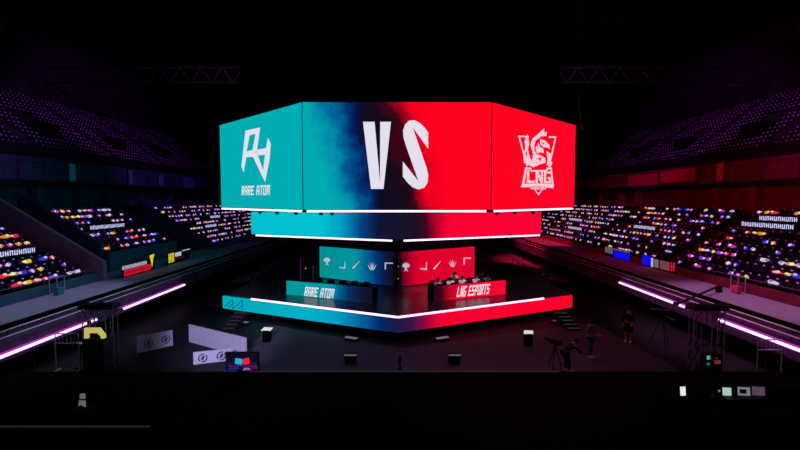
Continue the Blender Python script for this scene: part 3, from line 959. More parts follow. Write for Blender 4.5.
# monitors standing on the desks
mon0 = None
for (a, b_, d, n), who in zip(DT, ('teal', 'red')):
    for i in range(5):
        q = a.lerp(b_, (.12 + .19 * i)) - n * .3 + V((0, 0, .785))
        lab = 'black gaming monitor on the %s desk, %s from its %s end' % (who, nth(i), 'outer' if who == 'teal' else 'inner')
        if mon0 is None:
            mon0 = thing('monitor', lab, 'monitor', q, math.atan2(d.y, d.x), 'gaming monitors on the team desks')
            g = MB(); g.bbox((0, 0, .012), (.24, .18, .02), 0, .005); g.build('monitor_foot', M['black'], mon0, local=True)
            g = MB(); g.bar((0, .03, .02), (0, .03, .12), .05, .03); g.build('monitor_stem', M['black'], mon0, local=True)
            g = MB(); g.bbox((0, .02, .1), (.5, .04, .14), 0, .01); g.build('display', M['black'], mon0, local=True)
        else:
            o = dup(mon0, q, math.atan2(d.y, d.x), lab)

# slim equipment tower between the two video walls
t = thing('lighting_tower', 'slim dark equipment tower standing where the two video wall halves meet', 'tower', (-.2, 28.9, SZ))
for x in (-.22, .22):
    b = MB(); b.tube([(-.2 + x, 28.9, SZ), (-.2 + x, 28.9, 3.3)], .035, 6); b.build('upright', M['blackmetal'], t)
b = MB(); b.bar((-.45, 28.9, 3.3), (.05, 28.9, 3.3), .06); b.build('top_bar', M['steel'], t)
b = MB()
for z in (1.5, 2.0, 2.5):
    b.bar((-.42, 28.9, z), (.02, 28.9, z + .4), .03)
b.build('bracing', M['blackmetal'], t)
b = MB(); b.box((-.2, 28.9, 1.75), (.3, .2, .35)); b.box((-.2, 28.9, 2.6), (.22, .16, .3)); b.build('amplifier_box', M['black'], t)
b = MB(); b.ball((-.12, 28.78, 1.95), .03, 6, 4); b.ball((-.1, 28.78, 2.75), .03, 6, 4); b.build('indicator_lamp', M['greypix'], t)

# safety railings at the stage flanks and light pole
for s, lab in ((-1, 'low safety railing with pale knobs along the teal flank of the stage'), (1, 'low safety railing with pale knobs along the red flank of the stage')):
    t = thing('stage_railing', lab, 'railing', (s * 10, 36, SZ))
    xs = s * 9.95
    for k in range(7):
        b = MB(); b.tube([(xs, 29.5 + k * 1.7, SZ), (xs, 29.5 + k * 1.7, SZ + .62)], .03, 6); b.build('post', M['blackmetal'], t)
    b = MB(); b.tube([(xs, 29.5, SZ + .6), (xs, 39.7, SZ + .6)], .022, 6); b.build('rail', M['greysteel'], t)
    for k in range(7):
        b = MB(); b.ball((xs, 29.5 + k * 1.7, SZ + .66), .055, 6, 4); b.build('post_knob', M['whitepaint'], t)
p = PZ(301, 285, SZ)
t = thing('light_pole', 'thin pole with violet strip light behind the outer end of the teal desk', 'light', p)
b = MB(); b.tube([p, p + V((0, 0, 1.9))], .03, 6); b.build('pole', M['blackmetal'], t)
b = MB(); b.tube([p + V((0, -.05, .1)), p + V((0, -.05, 1.85))], .016, 6); b.build('strip_light', glow('violet strip', (120, 20, 150), .5, False), t)
b = MB(); b.box(p + V((0, 0, .02)), (.3, .3, .04)); b.build('foot_plate', M['black'], t)
p = PZ(306, 285, SZ)
t = thing('speaker_cabinet', 'black speaker cabinet with a green indicator beside the violet strip pole', 'speaker', p)
b = MB(); b.bbox(p + V((.1, .3, .65)), (.7, .6, 1.3), 0, .03); b.build('cabinet', M['black'], t)
b = MB(); b.box(p + V((.1, -.02, .6)), (.58, .03, 1.1)); b.build('grille', M['blackmetal'], t)
b = MB(); b.ball(p + V((0, -.05, 1.15)), .05, 6, 4); b.build('indicator_lamp', glow('green indicator', (120, 200, 40), .9, False), t)

# ================================================================== FLOOR ITEMS IN FRONT OF THE STAGE
def floor_bar(label, px, py, ang, mat):
    p = PZ(px, py, .15)
    t = thing('wedge_light', label, 'light', V((p.x, p.y, 0)), ang, 'floor wedges along the foot of the stage')
    b = MB(); b.plate([(-.36, .2, 0), (.36, .2, 0), (.36, -.12, 0), (-.36, -.12, 0)], (0, 0, .02)); b.hexa([(-.36, -.1, .02), (.36, -.1, .02), (.36, .2, .02), (-.36, .2, .02)], [(-.36, -.04, .13), (.36, -.04, .13), (.36, .18, .16), (-.36, .18, .16)]); b.build('housing', M['black'], t, local=True)
    b = MB(); b.hexa([(-.34, -.1, .15), (.34, -.1, .15), (.34, .12, .165), (-.34, .12, .165)], [(-.34, -.1, .165), (.34, -.1, .165), (.34, .12, .18), (-.34, .12, .18)]); b.build('lens_plate', mat, t, local=True)
aL = math.atan2(sA.y - sL.y, sA.x - sL.x); aR = math.atan2(sR.y - sA.y, sR.x - sA.x)
M['dimwhite'] = glow('dim white glow', (118, 110, 124), .8, False)
M['dimred'] = glow('dim red lens', (130, 40, 64), .8, False)
M['brightlens'] = glow('bright white lens', (214, 222, 214), 1.0, False)
floor_bar('low wedge light at the teal stage foot near the centre point', 351, 338, aL, M['dimwhite'])
floor_bar('low wedge light at the red stage foot near the centre point', 442.5, 338, aR, M['dimwhite'])
floor_bar('low wedge light at the outer teal stage foot beside the steps', 243, 322, aL, M['dimwhite'])
floor_bar('reddish low wedge light at the outer red stage foot beside the steps', 557.5, 320.5, aR, M['dimred'])
for lab, px, py, w, rz in (('small black floor monitor with pale top edge, before the teal half of the stage', 351, 362, .56, 0.), ('small black floor monitor with pale top edge, before the red half of the stage', 454, 362, .54, 0.)):
    p = PZ(px, py, 0)
    t = thing('floor_monitor', lab, 'speaker', p, 0, None)
    b = MB(); b.hexa([(-w * .42, -.2, 0), (w * .42, -.2, 0), (w * .42, .2, 0), (-w * .42, .2, 0)], [(-w / 2, -.26, .36), (w / 2, -.26, .36), (w / 2, .12, .4), (-w / 2, .12, .4)]); b.build('cabinet', M['black'], t, local=True)
    b = MB(); b.box((0, -.235, .2), (w * .8, .03, .26)); b.build('grille', M['blackmetal'], t, local=True)
    b = MB(); b.box((0, -.24, .385), (w * .96, .06, .03)); b.build('top_edge', M['dimwhite'], t, local=True)  # bright edge painted as emission, not a lamp
for lab, px, py, s in (('black pedestal with a bright slanted top plate, before the teal half of the stage', 267, 341.5, -1), ('black pedestal with a bright slanted top plate, before the red half of the stage', 528, 345, 1)):
    p = PZ(px, py, 0)
    t = thing('light_pedestal', lab, 'light', p, 0, None)
    b = MB(); b.bbox((0, 0, .27), (.34, .34, .54), 0, .02); b.build('pedestal', M['void'], t, local=True)
    b = MB(); b.hexa([(-.25, -.14, .58), (.2, -.14, .56), (.27, .12, .64), (-.16, .12, .66)], [(-.25, -.14, .61), (.2, -.14, .59), (.27, .12, .67), (-.16, .12, .69)]); b.build('lit_top_plate', M['brightlens'], t, local=True)
    b = MB(); b.box((0, .0, .56), (.3, .3, .06)); b.build('tilt_bracket', M['blackmetal'], t, local=True)


def tripod_camera(label, p, rz, h, big=False):
    t = thing('camera_tripod', label, 'camera', p, rz, None)
    for k in range(3):
        a = PI / 2 + 2 * PI * k / 3
        b = MB(); b.tube([(0, 0, h * .8), (h * .28 * math.cos(a), h * .28 * math.sin(a), 0)], [.025, .018], 6); b.build('leg', M['blackmetal'], t, local=True)
    b = MB(); b.ball((0, 0, h * .83), .07, 8, 6); b.build('pan_head', M['blackmetal'], t, local=True)
    b = MB(); b.bbox((0, 0, h * .83 + .17), (.16 + .04 * big, .34 + .2 * big, .2), 0, .02); c = b.build('camera_body', M['black'], t, local=True)
    b = MB(); b.tube([(0, .17 + .1 * big, h * .83 + .17), (0, .38 + .1 * big, h * .83 + .17)], [.06, .08], 10); b.build('lens', M['blackmetal'], c, local=True)
    b = MB(); b.box((-.0, -.22 - .1 * big, h * .83 + .3), (.16, .03, .11)); b.build('viewfinder', M['greysteel'], c, local=True)
    b = MB(); b.tube([(.05, 0, h * .83), (.15, -.5, h * .7)], .014, 6); b.build('pan_bar', M['steel'], t, local=True)
    return t


t = tripod_camera('small camera on a low tripod by the centre of the audience barrier', PZ(400, 371, 0), 0, .38)
tripod_camera('large broadcast camera on tripod beside its crouching operator', PZ(556, 371, 0) + V((0, .2, 0)), .5, 1.2, True)
tripod_camera('broadcast camera on tripod between the black dress person and the truss tower', PZ(661, 344, 0), .9, 1.75, True)

# audience barrier / foreground riser
mb = MB(); mb.box((0, 8.4, .47), (27, 14.6, .94)); struct('foreground_riser_floor', mb, M['void'])
p0, p1 = PZ(236, 371.6, .98), PZ(560, 371.6, .98)
t = thing('audience_barrier', 'long low black barrier with thin pale top strip across the front of the floor', 'barrier', (0, p0.y, 0))
b = MB(); b.box(((p0.x + p1.x) / 2, p0.y + .06, .47), (p1.x - p0.x, .1, .94)); b.build('board', M['void'], t)
b = MB(); b.box(((p0.x + p1.x) / 2, p0.y + .05, .965), (p1.x - p0.x, .035, .03)); b.build('top_strip', glow('painted edge sheen', (50, 42, 42), .8, False), t)  # faint light along the top edge painted as emission
pa, pb = PZ(-40, 426.5, 1.9), PZ(150, 426.5, 1.9)
t = thing('handrail', 'thin pale handrail crossing in front of the cloth-covered chair', 'railing', (pa.x, pa.y, .94))
b = MB(); b.tube([pa, pb], .016, 6); b.build('rail', glow('faint rail sheen', (44, 40, 46), .8, False), t)  # light caught by the rail is its own emission
for k in range(4):
    q = pa.lerp(pb, k / 3); b = MB(); b.tube([(q.x, q.y, .94), (q.x, q.y, 1.9)], .02, 6); b.build('post', M['black'], t)

# ================================================================== WHITE PARTITION BOARDS AT THE TEAL SIDE
def board(label, pxs, marks, z0=0.0):
    (xa, ta, ba), (xb, tb, bb) = pxs
    a, b_ = PZ(xa, ba, z0), PZ(xb, bb, z0)
    d = (b_ - a).normalized(); n = V((d.y, -d.x, 0)); L = (b_ - a).length
    h = PP(xa, ta, a, n).z
    t = thing('partition_board', label, 'partition', (a + b_) / 2, 0, None)
    g = MB(); g.plate([a + V((0, 0, .03)), b_ + V((0, 0, .03)), b_ + V((0, 0, h)), a + V((0, 0, h))], -n * .06); f = g.build('panel', M['white'], t)
    g = MB()
    for u, r in marks:
        c = a + d * (L * u) + n * .008 + V((0, 0, h * .5))
        ring_o = [c + d * (r * math.cos(2 * PI * k / 16)) + V((0, 0, r * math.sin(2 * PI * k / 16))) for k in range(16)]
        ring_i = [c + d * (r * .72 * math.cos(2 * PI * k / 16)) + V((0, 0, r * .72 * math.sin(2 * PI * k / 16))) for k in range(16)]
        for k in range(16):
            if k in (2, 10): continue
            j = (k + 1) % 16
            g.poly([ring_o[k], ring_o[j], ring_i[j], ring_i[k]])
        g.poly([c + d * (-r * .45) + V((0, 0, -r * .3)), c + d * (r * .1) + V((0, 0, -r * .5)), c + d * (r * .5) + V((0, 0, r * .4)), c + d * (-r * .1) + V((0, 0, r * .5))])
    g.build('round_emblem', M['greymark'], f)
    g = MB()
    for e in (a + d * .15, b_ - d * .15):
        g.box(e - n * .03 + V((0, 0, .02)), (.12, .5, .04), math.atan2(d.y, d.x))
    g.build('foot', M['blackmetal'], t)


board('low white partition board with two dark round emblems, alone beside the truss tower', ((137.5, 337, 354), (173, 328, 346)), ((.3, .2), (.8, .2)))
board('long low white partition board behind the monitor, its faint marks almost washed out', ((189, 324.5, 342.5), (246, 337.5, 358)), ())
board('low white partition board with two dark round emblems, directly beside the monitor', ((193.5, 352.5, 365.5), (232, 345, 361)), ((.24, .19), (.72, .2)))

# foreground monitor showing the stage
p = PZ(242.5, 371, .94 + .08)
t = thing('monitor', 'flat monitor showing the lit stage, standing on the dark riser before the white boards', 'monitor', V((p.x, p.y, .94)), 0, None)
b = MB(); b.bbox((0, .03, .42), (1.17, .06, .68), 0, .01); b.build('monitor_case', M['black'], t, local=True)
pic = MB()
pic.poly([(-.56, -.004, .1), (.56, -.004, .1), (.56, -.004, .74), (-.56, -.004, .74)], glow('monitor dark picture', (18, 10, 30), 1, False))
for g, c in (([(-.26, .34), (-.02, .3), (-.02, .52), (-.24, .54)], (30, 176, 214)), ([(.04, .3), (.26, .34), (.24, .56), (.04, .52)], (244, 30, 60)), ([(-.02, .34), (.04, .34), (.04, .5), (-.02, .5)], (120, 90, 150)),
             ([(-.5, .24), (.5, .24), (.5, .29), (-.5, .29)], (70, 30, 110)), ([(-.5, .12), (-.1, .14), (-.16, .22), (-.5, .2)], (30, 40, 110)), ([(.0, .11), (.3, .12), (.24, .2), (.06, .2)], (150, 90, 180)), ([(.3, .16), (.54, .16), (.54, .24), (.3, .22)], (100, 14, 70)),
             ([(-.5, .3), (-.3, .32), (-.32, .4), (-.5, .38)], (40, 20, 70)), ([(.32, .32), (.5, .3), (.5, .38), (.34, .4)], (60, 12, 50))):
    pic.poly([(x, -.008, z) for x, z in g], glow('monitor picture patch', c, 1, False))
pic.build('monitor_picture', None, t, local=True)
b = MB(); b.bbox((0, .05, .04), (.4, .25, .08), 0, .01); b.build('monitor_stand', M['black'], t, local=True)

# ================================================================== TRUSS TOWERS
def truss_tower(label, x, y, w, h):
    t = thing('truss_tower', label, 'truss', (x, y, 0), 0, None)
    for cx in (-w / 2 + .15, w / 2 - .15):
        for dx in (-.15, .15):
            for dy in (-.15, .15):
                b = MB(); b.tube([(cx + dx, dy, 0), (cx + dx, dy, h)], .022, 6); b.build('chord', M['steel'], t, local=True)
        b = MB()
        m = 5
        for k in range(m):
            z0, z1 = h * k / m, h * (k + 1) / m
            for dy in (-.15, .15):
                b.tube([(cx - .15, dy, z0), (cx + .15, dy, z1)], .012, 5)
                b.tube([(cx - .15, dy, z1), (cx + .15, dy, z1)], .012, 5)
            for dx in (-.15, .15):
                b.tube([(cx + dx, -.15, z1), (cx + dx, .15, z0)], .012, 5)
        b.build('bracing', M['blackmetal'], t, local=True)
    b = MB(); b.bbox((0, 0, h + .09), (w + .14, .6, .18), 0, .03); b.build('top_platform', M['black'], t, local=True)
    b = MB(); b.bbox((0, 0, .04), (w + .2, .7, .08), 0, .02); b.build('base_plate', M['black'], t, local=True)
    return t


truss_tower('black two-column truss tower before the red-side neon tubes', 12.5, 18.2, 1.25, 2.55)
truss_tower('black two-column truss tower before the teal-side neon tubes', -12.35, 18.4, 1.25, 2.55)
p = V((12.42, 17.75, 0))
t = thing('equipment_rack', 'black equipment rack with cyan and red displays under the red-side truss tower', 'rack', p)
b = MB(); b.bbox(p + V((.0, 0, .45)), (.66, .34, .9), 0, .02); b.build('rack_case', M['black'], t)
b = MB(); b.box(p + V((-.24, -.18, .78)), (.13, .02, .15)); b.build('cyan_display', glow('cyan display', (60, 190, 180), .8, False), t)
b = MB(); b.box(p + V((-.24, -.18, .52)), (.11, .02, .1)); b.build('cyan_display', glow('dim cyan display', (40, 110, 110), .7, False), t)
b = MB(); b.box(p + V((.13, -.18, .6)), (.24, .02, .14)); b.box(p + V((.08, -.18, .76)), (.1, .02, .025)); b.build('red_display', glow('red display', (140, 44, 62), .6, False, .5), t)
# yellow arch
t = thing('padded_arch', 'yellow padded arch on a dark cabinet before the teal-side truss tower', 'arch', (-12.2, 17.6, 0))
yw = V((-12.27, 17.6, 0))
def ap(px, py): return PY(px, py, 17.6)
b = MB()
pts = [ap(85.2, 338), ap(85.8, 330), ap(97.5, 330), ap(102.4, 337.6)]
o_ = [ap(84, 338.5), ap(84, 328.3), ap(98.8, 328.3), ap(104.2, 335), ap(104.2, 338.5)]
i_ = [ap(87.6, 338.5), ap(87.6, 333.2), ap(97.0, 333.2), ap(100.6, 336.4), ap(100.6, 338.5)]
for k in range(4):
    b.plate([o_[k], o_[k + 1], i_[k + 1], i_[k]], (0, .12, 0))
b.build('arch_pad', glow('yellow lit padding', (205, 196, 112), .85, False, .12), t)  # lit look of the padding is emission in its material
zc = ap(94, 338.5).z
b = MB(); b.bbox((ap(94.2, 338).x, 17.75, zc / 2), (.84, .5, zc), 0, .02); b.build('cabinet', M['black'], t)
b = MB(); b.ball(ap(88, 357), .05, 6, 4); b.build('small_lamp', M['greypix'], t)
# small white shelf light beside the arch
p = PY(80, 343, 18.6)
t = thing('desk_lamp', 'thin white bar lamp on a stand beside the dark cabinet with the yellow arch', 'light', V((p.x, p.y, 0)))
b = MB(); b.tube([V((p.x, p.y, 0)), p], .025, 6); b.build('stand', M['black'], t)
b = MB(); b.box(p, (.28, .1, .05)); b.build('lamp_bar', M['dimwhite'], t)
b = MB(); b.box((p.x, p.y, .02), (.3, .3, .04)); b.build('foot', M['black'], t)


def crowd_barrier(label, x, y, rz, w=.95):
    t = thing('crowd_barrier', label, 'barrier', (x, y, 0), rz, None)
    for dx in (-w / 2, w / 2):
        b = MB(); b.tube([(dx, 0, 0), (dx, 0, 1.57)], .022, 6); b.build('post', M['steel'], t, local=True)
        b = MB(); b.box((dx, 0, .015), (.06, .5, .03)); b.build('foot', M['steel'], t, local=True)
    for z in (1.55, 1.15):
        b = MB(); b.tube([(-w / 2, 0, z), (w / 2, 0, z)], .022, 6); b.build('rail', M['steel'], t, local=True)
    b = MB()
    for k in range(1, 6):
        b.tube([(-w / 2 + w * k / 6, 0, 1.15), (-w / 2 + w * k / 6, 0, 1.55)], .012, 6)
    b.build('bar', M['steel'], t, local=True)
    return t


crowd_barrier('steel crowd barrier standing below the red-side neon tube near the frame edge', 14.45, 17.4, 0)
crowd_barrier('steel crowd barrier standing below the teal-side neon tube beside the bar lamp', -13.6, 18.2, 0)
# stacked stools/chairs legs under tubes: dark posts
for s, n_, lab in ((1, 5, 'red'), (-1, 5, 'teal')):
    for i in range(n_):
        y = 18.6 + i * 1.1
        t = thing('bar_post', 'thin steel post hanging below the %s-side walkway edge, %s from the truss tower' % (lab, nth(i)), 'post', (s * 15.3, y, 0), 0, 'thin posts under the %s-side walkway' % lab)
        b = MB(); b.tube([(0, 0, 0), (0, 0, 1.1)], .02, 6); b.build('shaft', M['greysteel'], t, local=True)
        b = MB(); b.box((0, 0, .015), (.2, .2, .03)); b.build('foot_plate', M['blackmetal'], t, local=True)

# posts and small gate on the walkways
for s, px0, lab, mt in ((-1, 54, 'small teal box on posts at the front of the near teal-side seats', 'tealbox'), (1, 741, 'small pink box on posts at the front of the near red-side seats', 'pinkbox')):
    lat = 17.35
    y = F * lat / abs(px0 - 400)
    t = thing('gate_post', lab, 'gate', (s * lat, y, 2.3), 0, None)
    for k in range(3):
        b = MB(); b.tube([(s * lat, y - .5 + .5 * k, 2.3), (s * lat, y - .5 + .5 * k, 3.12)], .025, 6); b.build('post', M['steel'], t)
    b = MB(); b.tube([(s * lat, y - .5, 3.1), (s * lat, y + .5, 3.1)], .025, 6); b.build('rail', M['steel'], t)
    b = MB(); b.bbox((s * (lat - .45), F * (lat - .45) / abs(px0 - 400) + .1, 2.5), (.22, .42, .36), 0, .02); b.build('box', surf(mt, (60, 130, 135) if s < 0 else (200, 70, 110), .6), t)

# long front handrails on the parapets
for s, y0, y1, lab in ((-1, 10, 25.6, 'long thin handrail above the parapet of the near teal-side seats'), (1, 10, 27, 'long thin handrail above the parapet of the near red-side seats')):
    t = thing('handrail', lab, 'railing', (s * 17.55, (y0 + y1) / 2, 2.77))
    b = MB(); b.tube([(s * 17.55, y0, 3.02), (s * 17.55, y1, 3.02)], .022, 6); b.build('rail', M['greysteel'], t)
    for k in range(10):
        yy = y0 + (y1 - y0) * k / 9
        b = MB(); b.tube([(s * 17.55, yy, 2.74), (s * 17.55, yy, 3.02)], .015, 5); b.build('bracket', M['greysteel'], t)

# ================================================================== SIGNS ON THE WALKWAYS
MRED = glow('lit red sign', (214, 22, 44), .9, False)
MWHT = glow('lit white sign', (186, 190, 210), .85, False)
MYEL = glow('lit yellow sign', (236, 206, 30), .9, False)
MBLU = glow('lit blue sign', (16, 12, 232), .95, False)
MDK = glow('dark red print', (120, 6, 24), .8, False)
MDIM = glow('dim pale sign', (136, 120, 132), .7, False)
MOR = glow('dull orange sign', (140, 76, 78), .7, False)


def sign(label, s, lat, xa, xb, z0, z1, items, group=None):
    ya, yb = F * lat / abs(xa - 400), F * lat / abs(xb - 400)
    t = thing('lit_sign', label, 'sign', (s * lat, (ya + yb) / 2, 2.3), 0, group)
    b = MB()
    for y in (ya, yb):
        b.box((s * (lat + .06), y * .98 + (ya + yb) * .01, (2.3 + z0 + .1) / 2), (.06, .06, z0 + .1 - 2.3))
    b.build('sign_leg', M['black'], t)
    b = MB()
    b.box((s * (lat + .05), (ya + yb) / 2, (z0 + z1) / 2), (.06, abs(yb - ya), z1 - z0)); b.build('sign_back', M['black'], t)
    for nm, u0, u1, v0, v1, mt, gl in items:
        b = MB()
        Q = lambda u, v: V((s * (lat + .015), ya + (yb - ya) * u, z0 + (z1 - z0) * v))
        if gl == 'block':
            b.poly([Q(u0, v0), Q(u1, v0), Q(u1, v1), Q(u0, v1)], mt)
        elif gl == 'bolt':
            for g in ([(.35, 1), (1, 1), (.6, .55), (.25, .5)], [(0, .95), (.35, 1), (.3, .5)], [(.25, .55), (.75, .6), (.45, 0)]):
                b.poly([Q(u0 + (u1 - u0) * x, v0 + (v1 - v0) * y) for x, y in g], mt)
        else:   # glyph-like strokes
            k = gl
            for i in range(k):
                w = (u1 - u0) / k
                x = u0 + w * i
                for g in ([(0, 0), (.32, 0), (.32, 1), (0, 1)], [(.5, 0), (.82, 0), (.82, 1), (.5, 1)], [(0, .8), (.82, .8), (.82, 1), (0, 1)] if i % 2 else [(0, .4), (.82, .4), (.82, .62), (0, .62)]):
                    b.poly([Q(x + a * w, v0 + (v1 - v0) * c) for a, c in g], mt)
        b.build(nm, None, t)
    return t


sign('red and white lettered sign with yellow bolt on the teal-side walkway edge', -1, 16.6, 120.5, 153.5, 2.35, 3.08,
     [('white_lettering', 0, .74, .6, .92, MWHT, 11), ('red_panel', .05, .86, .04, .55, MRED, 'block'), ('dark_lettering', .1, .8, .16, .4, MDK, 8), ('yellow_bolt', .82, 1.0, .15, 1.35, MYEL, 'bolt')])
sign('small yellow and white sign with red line, farther along the teal-side walkway', -1, 16.6, 167.5, 189, 2.45, 3.2,
     [('yellow_lettering', 0, .26, .0, .9, MYEL, 2), ('white_panel', .28, .58, .45, .85, MWHT, 'block'), ('red_line', .3, .7, .2, .3, MDK, 'block'), ('white_line', .62, 1.0, .85, .95, MWHT, 'block')])
sign('bright blue sign with pale scribbled lettering, farther of two on the red-side walkway', 1, 17.35, 606, 631, 2.38, 3.1,
     [('pale_lettering', .0, .34, .25, .95, MDIM, 3), ('blue_panel', .36, 1.0, .0, .72, MBLU, 'block'), ('pale_line', .36, 1.0, .8, .95, MDIM, 7)])
sign('blue, white and red sign, nearer of two on the red-side walkway', 1, 17.35, 643.5, 677, 2.38, 3.12,
     [('blue_panel', 0, .28, .05, 1.0, MBLU, 'block'), ('white_panel', .29, .36, .0, .85, MWHT, 'block'), ('pale_panel', .39, .52, .05, .8, MDIM, 'block'), ('dull_panel', .56, .84, .05, .8, MOR, 'block'), ('red_lettering', .87, 1.0, .1, .85, MRED, 1)])
mb = None

# ================================================================== PEOPLE ON THE FLOOR
person('standing person in black dress and white shoes on the red side of the floor', PZ(628, 342, 0), -.6, standing(wrl=(.2, -.3, 1.0), ell=(.26, -.06, 1.14)), M['blackcloth'], M['blackcloth'], M['shoe'], hair='long', bottom_name='skirt', top_name='blouse', k=1.0)
person('standing crew member in grey jacket and trousers beside the camera operator', PZ(590, 357.5, 0), .7, standing(head=(0, -.06, 1.59), wrl=(.12, -.32, 1.1), wrr=(-.12, -.32, 1.1)), M['greycloth'], M['greycloth'], M['shoe'])
person('camera operator in black crouching behind the large broadcast camera', PZ(567, 371, 0) + V((0, -.05, 0)), 1.9, bending(), M['blackcloth'], M['blackcloth'], M['shoe'])

# ================================================================== CONTROL DESKS IN THE FOREGROUND
RZ = .94
DX0, DY = 8.6, 11.9
t = thing('control_desk', 'black control desk in the dark foreground carrying laptops and small screens', 'desk', (9.1, DY + .15, RZ))
b = MB(); b.bbox((9.15, DY + .2, RZ + .72), (4.1, .8, .05), 0, .01); b.build('desk_top', M['void'], t)
for x in (7.2, 11.1):
    b = MB(); b.box((x, DY + .2, RZ + .35), (.06, .7, .7)); b.build('leg', M['void'], t)
zt = RZ + .745
MLIT = glow('white display', (232, 236, 236), 1.0, False)
MGRN = glow('pale green display', (178, 205, 200), .9, False)
MGRY = glow('grey display', (132, 130, 142), .8, False)
MMAU = glow('mauve display', (104, 84, 112), .6, False, .5)


def small_screen(name, cat, label, px, py0, py1, w, mat, tilt=0., laptop=True, dark=None):
    """laptop or display standing on the control desk; px centre, py0 / py1 top and bottom in the photograph"""
    y = DY + .1
    c = PY(px, py1, y); top = PY(px, py0, y); h = top.z - c.z
    t = thing(name, label, cat, (c.x, y, zt), tilt, None)
    z0 = max(.02, c.z - zt)
    W = w * y / F
    b = MB(); b.hexa([(-W / 2 - .015, .0, z0 - .015), (W / 2 + .015, .0, z0 - .015), (W / 2 + .015, .02, z0 - .015), (-W / 2 - .015, .02, z0 - .015)], [(-W / 2 - .015, .03, z0 + h + .015), (W / 2 + .015, .03, z0 + h + .015), (W / 2 + .015, .05, z0 + h + .015), (-W / 2 - .015, .05, z0 + h + .015)])
    lid = b.build('lid' if laptop else 'display_case', M['black'], t, local=True)
    b = MB(); b.poly([(-W / 2, -.006, z0), (W / 2, -.006, z0), (W / 2, .024, z0 + h), (-W / 2, .024, z0 + h)], mat)
    if dark:
        for u0, u1, v0, v1 in dark:
            b.poly([(-W / 2 + W * u0, -.012 + .03 * v0, z0 + h * v0), (-W / 2 + W * u1, -.012 + .03 * v0, z0 + h * v0), (-W / 2 + W * u1, -.012 + .03 * v1, z0 + h * v1), (-W / 2 + W * u0, -.012 + .03 * v1, z0 + h * v1)], M['greymark'])
    b.build('lit_screen', None, lid, local=True)
    b = MB()
    if laptop:
        b.bbox((0, -.12, .012), (W + .03, .24, .022), 0, .004); b.build('keyboard_base', M['black'], t, local=True)
    else:
        b.box((0, .03, z0 / 2), (.05, .03, z0)); b.bbox((0, .03, .01), (.2, .15, .02), 0, .004); b.build('stand', M['black'], t, local=True)
    return t


small_screen('display', 'monitor', 'small bright white display, alone at the dark end of the control desk', 682.5, 402, 410.5, 6, MLIT, .1, False)
small_screen('laptop', 'laptop', 'laptop with pale green screen in the middle of the control desk', 726.5, 401, 408.5, 8.5, MGRN, -.1)
small_screen('laptop', 'laptop', 'laptop with grey screen and dark picture, next to the mauve screen', 743.5, 397, 405, 12, MGRY, -.1, True, [(.15, .7, .25, .75)])
small_screen('laptop', 'laptop', 'laptop with dim mauve screen at the outer end of the control desk', 758, 397, 405.5, 12, MMAU, -.15)
p = PY(715, 411, DY)
t = thing('headset', 'dim headset lying beside the pale green laptop', 'headset', V((p.x, DY - .02, zt)))
b = MB()
b.tube([V((p.x + .1 * math.cos(a_), DY - .02 + .02 * math.sin(a_), zt + .05 + .1 * max(0, math.sin(a_)))) for a_ in [PI * k / 10 for k in range(11)]], .012, 6); b.build('headband', M['greysteel'], t)
for sg in (-1, 1):
    b = MB(); b.ball(V((p.x + sg * .1, DY - .02, zt + .045)), (.025, .045, .045), 8, 6); b.build('ear_cup', M['greysteel'], t)
p = PY(718.5, 401.5, DY + .2)
t = thing('phone', 'phone with tiny lit screen propped beside the pale green laptop', 'phone', V((p.x, DY + .2, zt)))
b = MB(); b.box((p.x, DY + .2, zt + .08), (.08, .015, .16)); b.build('phone_case', M['black'], t)
b = MB(); b.box((p.x, DY + .19, zt + .11), (.05, .01, .06)); b.build('lit_screen', MGRY, t)
p = PY(730, 412, DY)
t = thing('keyboard', 'dim keyboard lying in front of the pale green laptop', 'keyboard', V((p.x, DY - .06, zt)))
b = MB(); b.bbox((p.x, DY - .13, zt + .014), (.4, .14, .025), -.05, .006); b.build('keyboard_body', M['black'], t)
b = MB()
for r_ in range(3):
    for k in range(12):
        b.box((p.x - .17 + .031 * k, DY - .17 + .04 * r_, zt + .03), (.024, .03, .008))
b.build('keycaps', M['greymark'], t)

# pale two-piece object on the dark riser: folded white covers on a chair
p = PZ(81.5, 407, 1.45)
t = thing('white_covered_chair', 'dark folding chair with pale cloth over its seat and back, alone on the dark riser', 'chair', V((p.x, p.y, .94)))
q = V((p.x, p.y, .94))
b = MB(); b.bbox(q + V((0, .0, .45)), (.42, .4, .04), 0, .01); b.build('seat', M['black'], t)
b = MB(); b.hexa([q + V((-.2, .2, .62)), q + V((.2, .2, .62)), q + V((.2, .23, .62)), q + V((-.2, .23, .62))], [q + V((-.18, .26, .98)), q + V((.18, .26, .98)), q + V((.18, .29, .98)), q + V((-.18, .29, .98))]); b.build('backrest', M['black'], t)
for dx in (-.18, .18):
    for dy in (-.17, .2):
        b = MB(); b.tube([q + V((dx, dy, 0)), q + V((dx, dy, .62 if dy > 0 else .45))], .015, 6); b.build('leg', M['blackmetal'], t)
MCL = glow('self-lit pale cloth', (112, 108, 122), .75, False)  # light on the cloth is painted in as emission
f_ = p.y
P4 = lambda x, y, yy: PY(x, y, yy)
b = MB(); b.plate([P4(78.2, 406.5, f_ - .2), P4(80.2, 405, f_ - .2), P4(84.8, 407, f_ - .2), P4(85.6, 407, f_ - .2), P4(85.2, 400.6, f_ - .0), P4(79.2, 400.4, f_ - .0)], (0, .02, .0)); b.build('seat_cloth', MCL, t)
b = MB(); b.plate([P4(79.6, 398.6, f_ + .17), P4(84.9, 398.8, f_ + .17), P4(85, 393, f_ + .23), P4(79.9, 393.6, f_ + .23)], (0, .02, 0)); b.build('back_cloth', MCL, t)

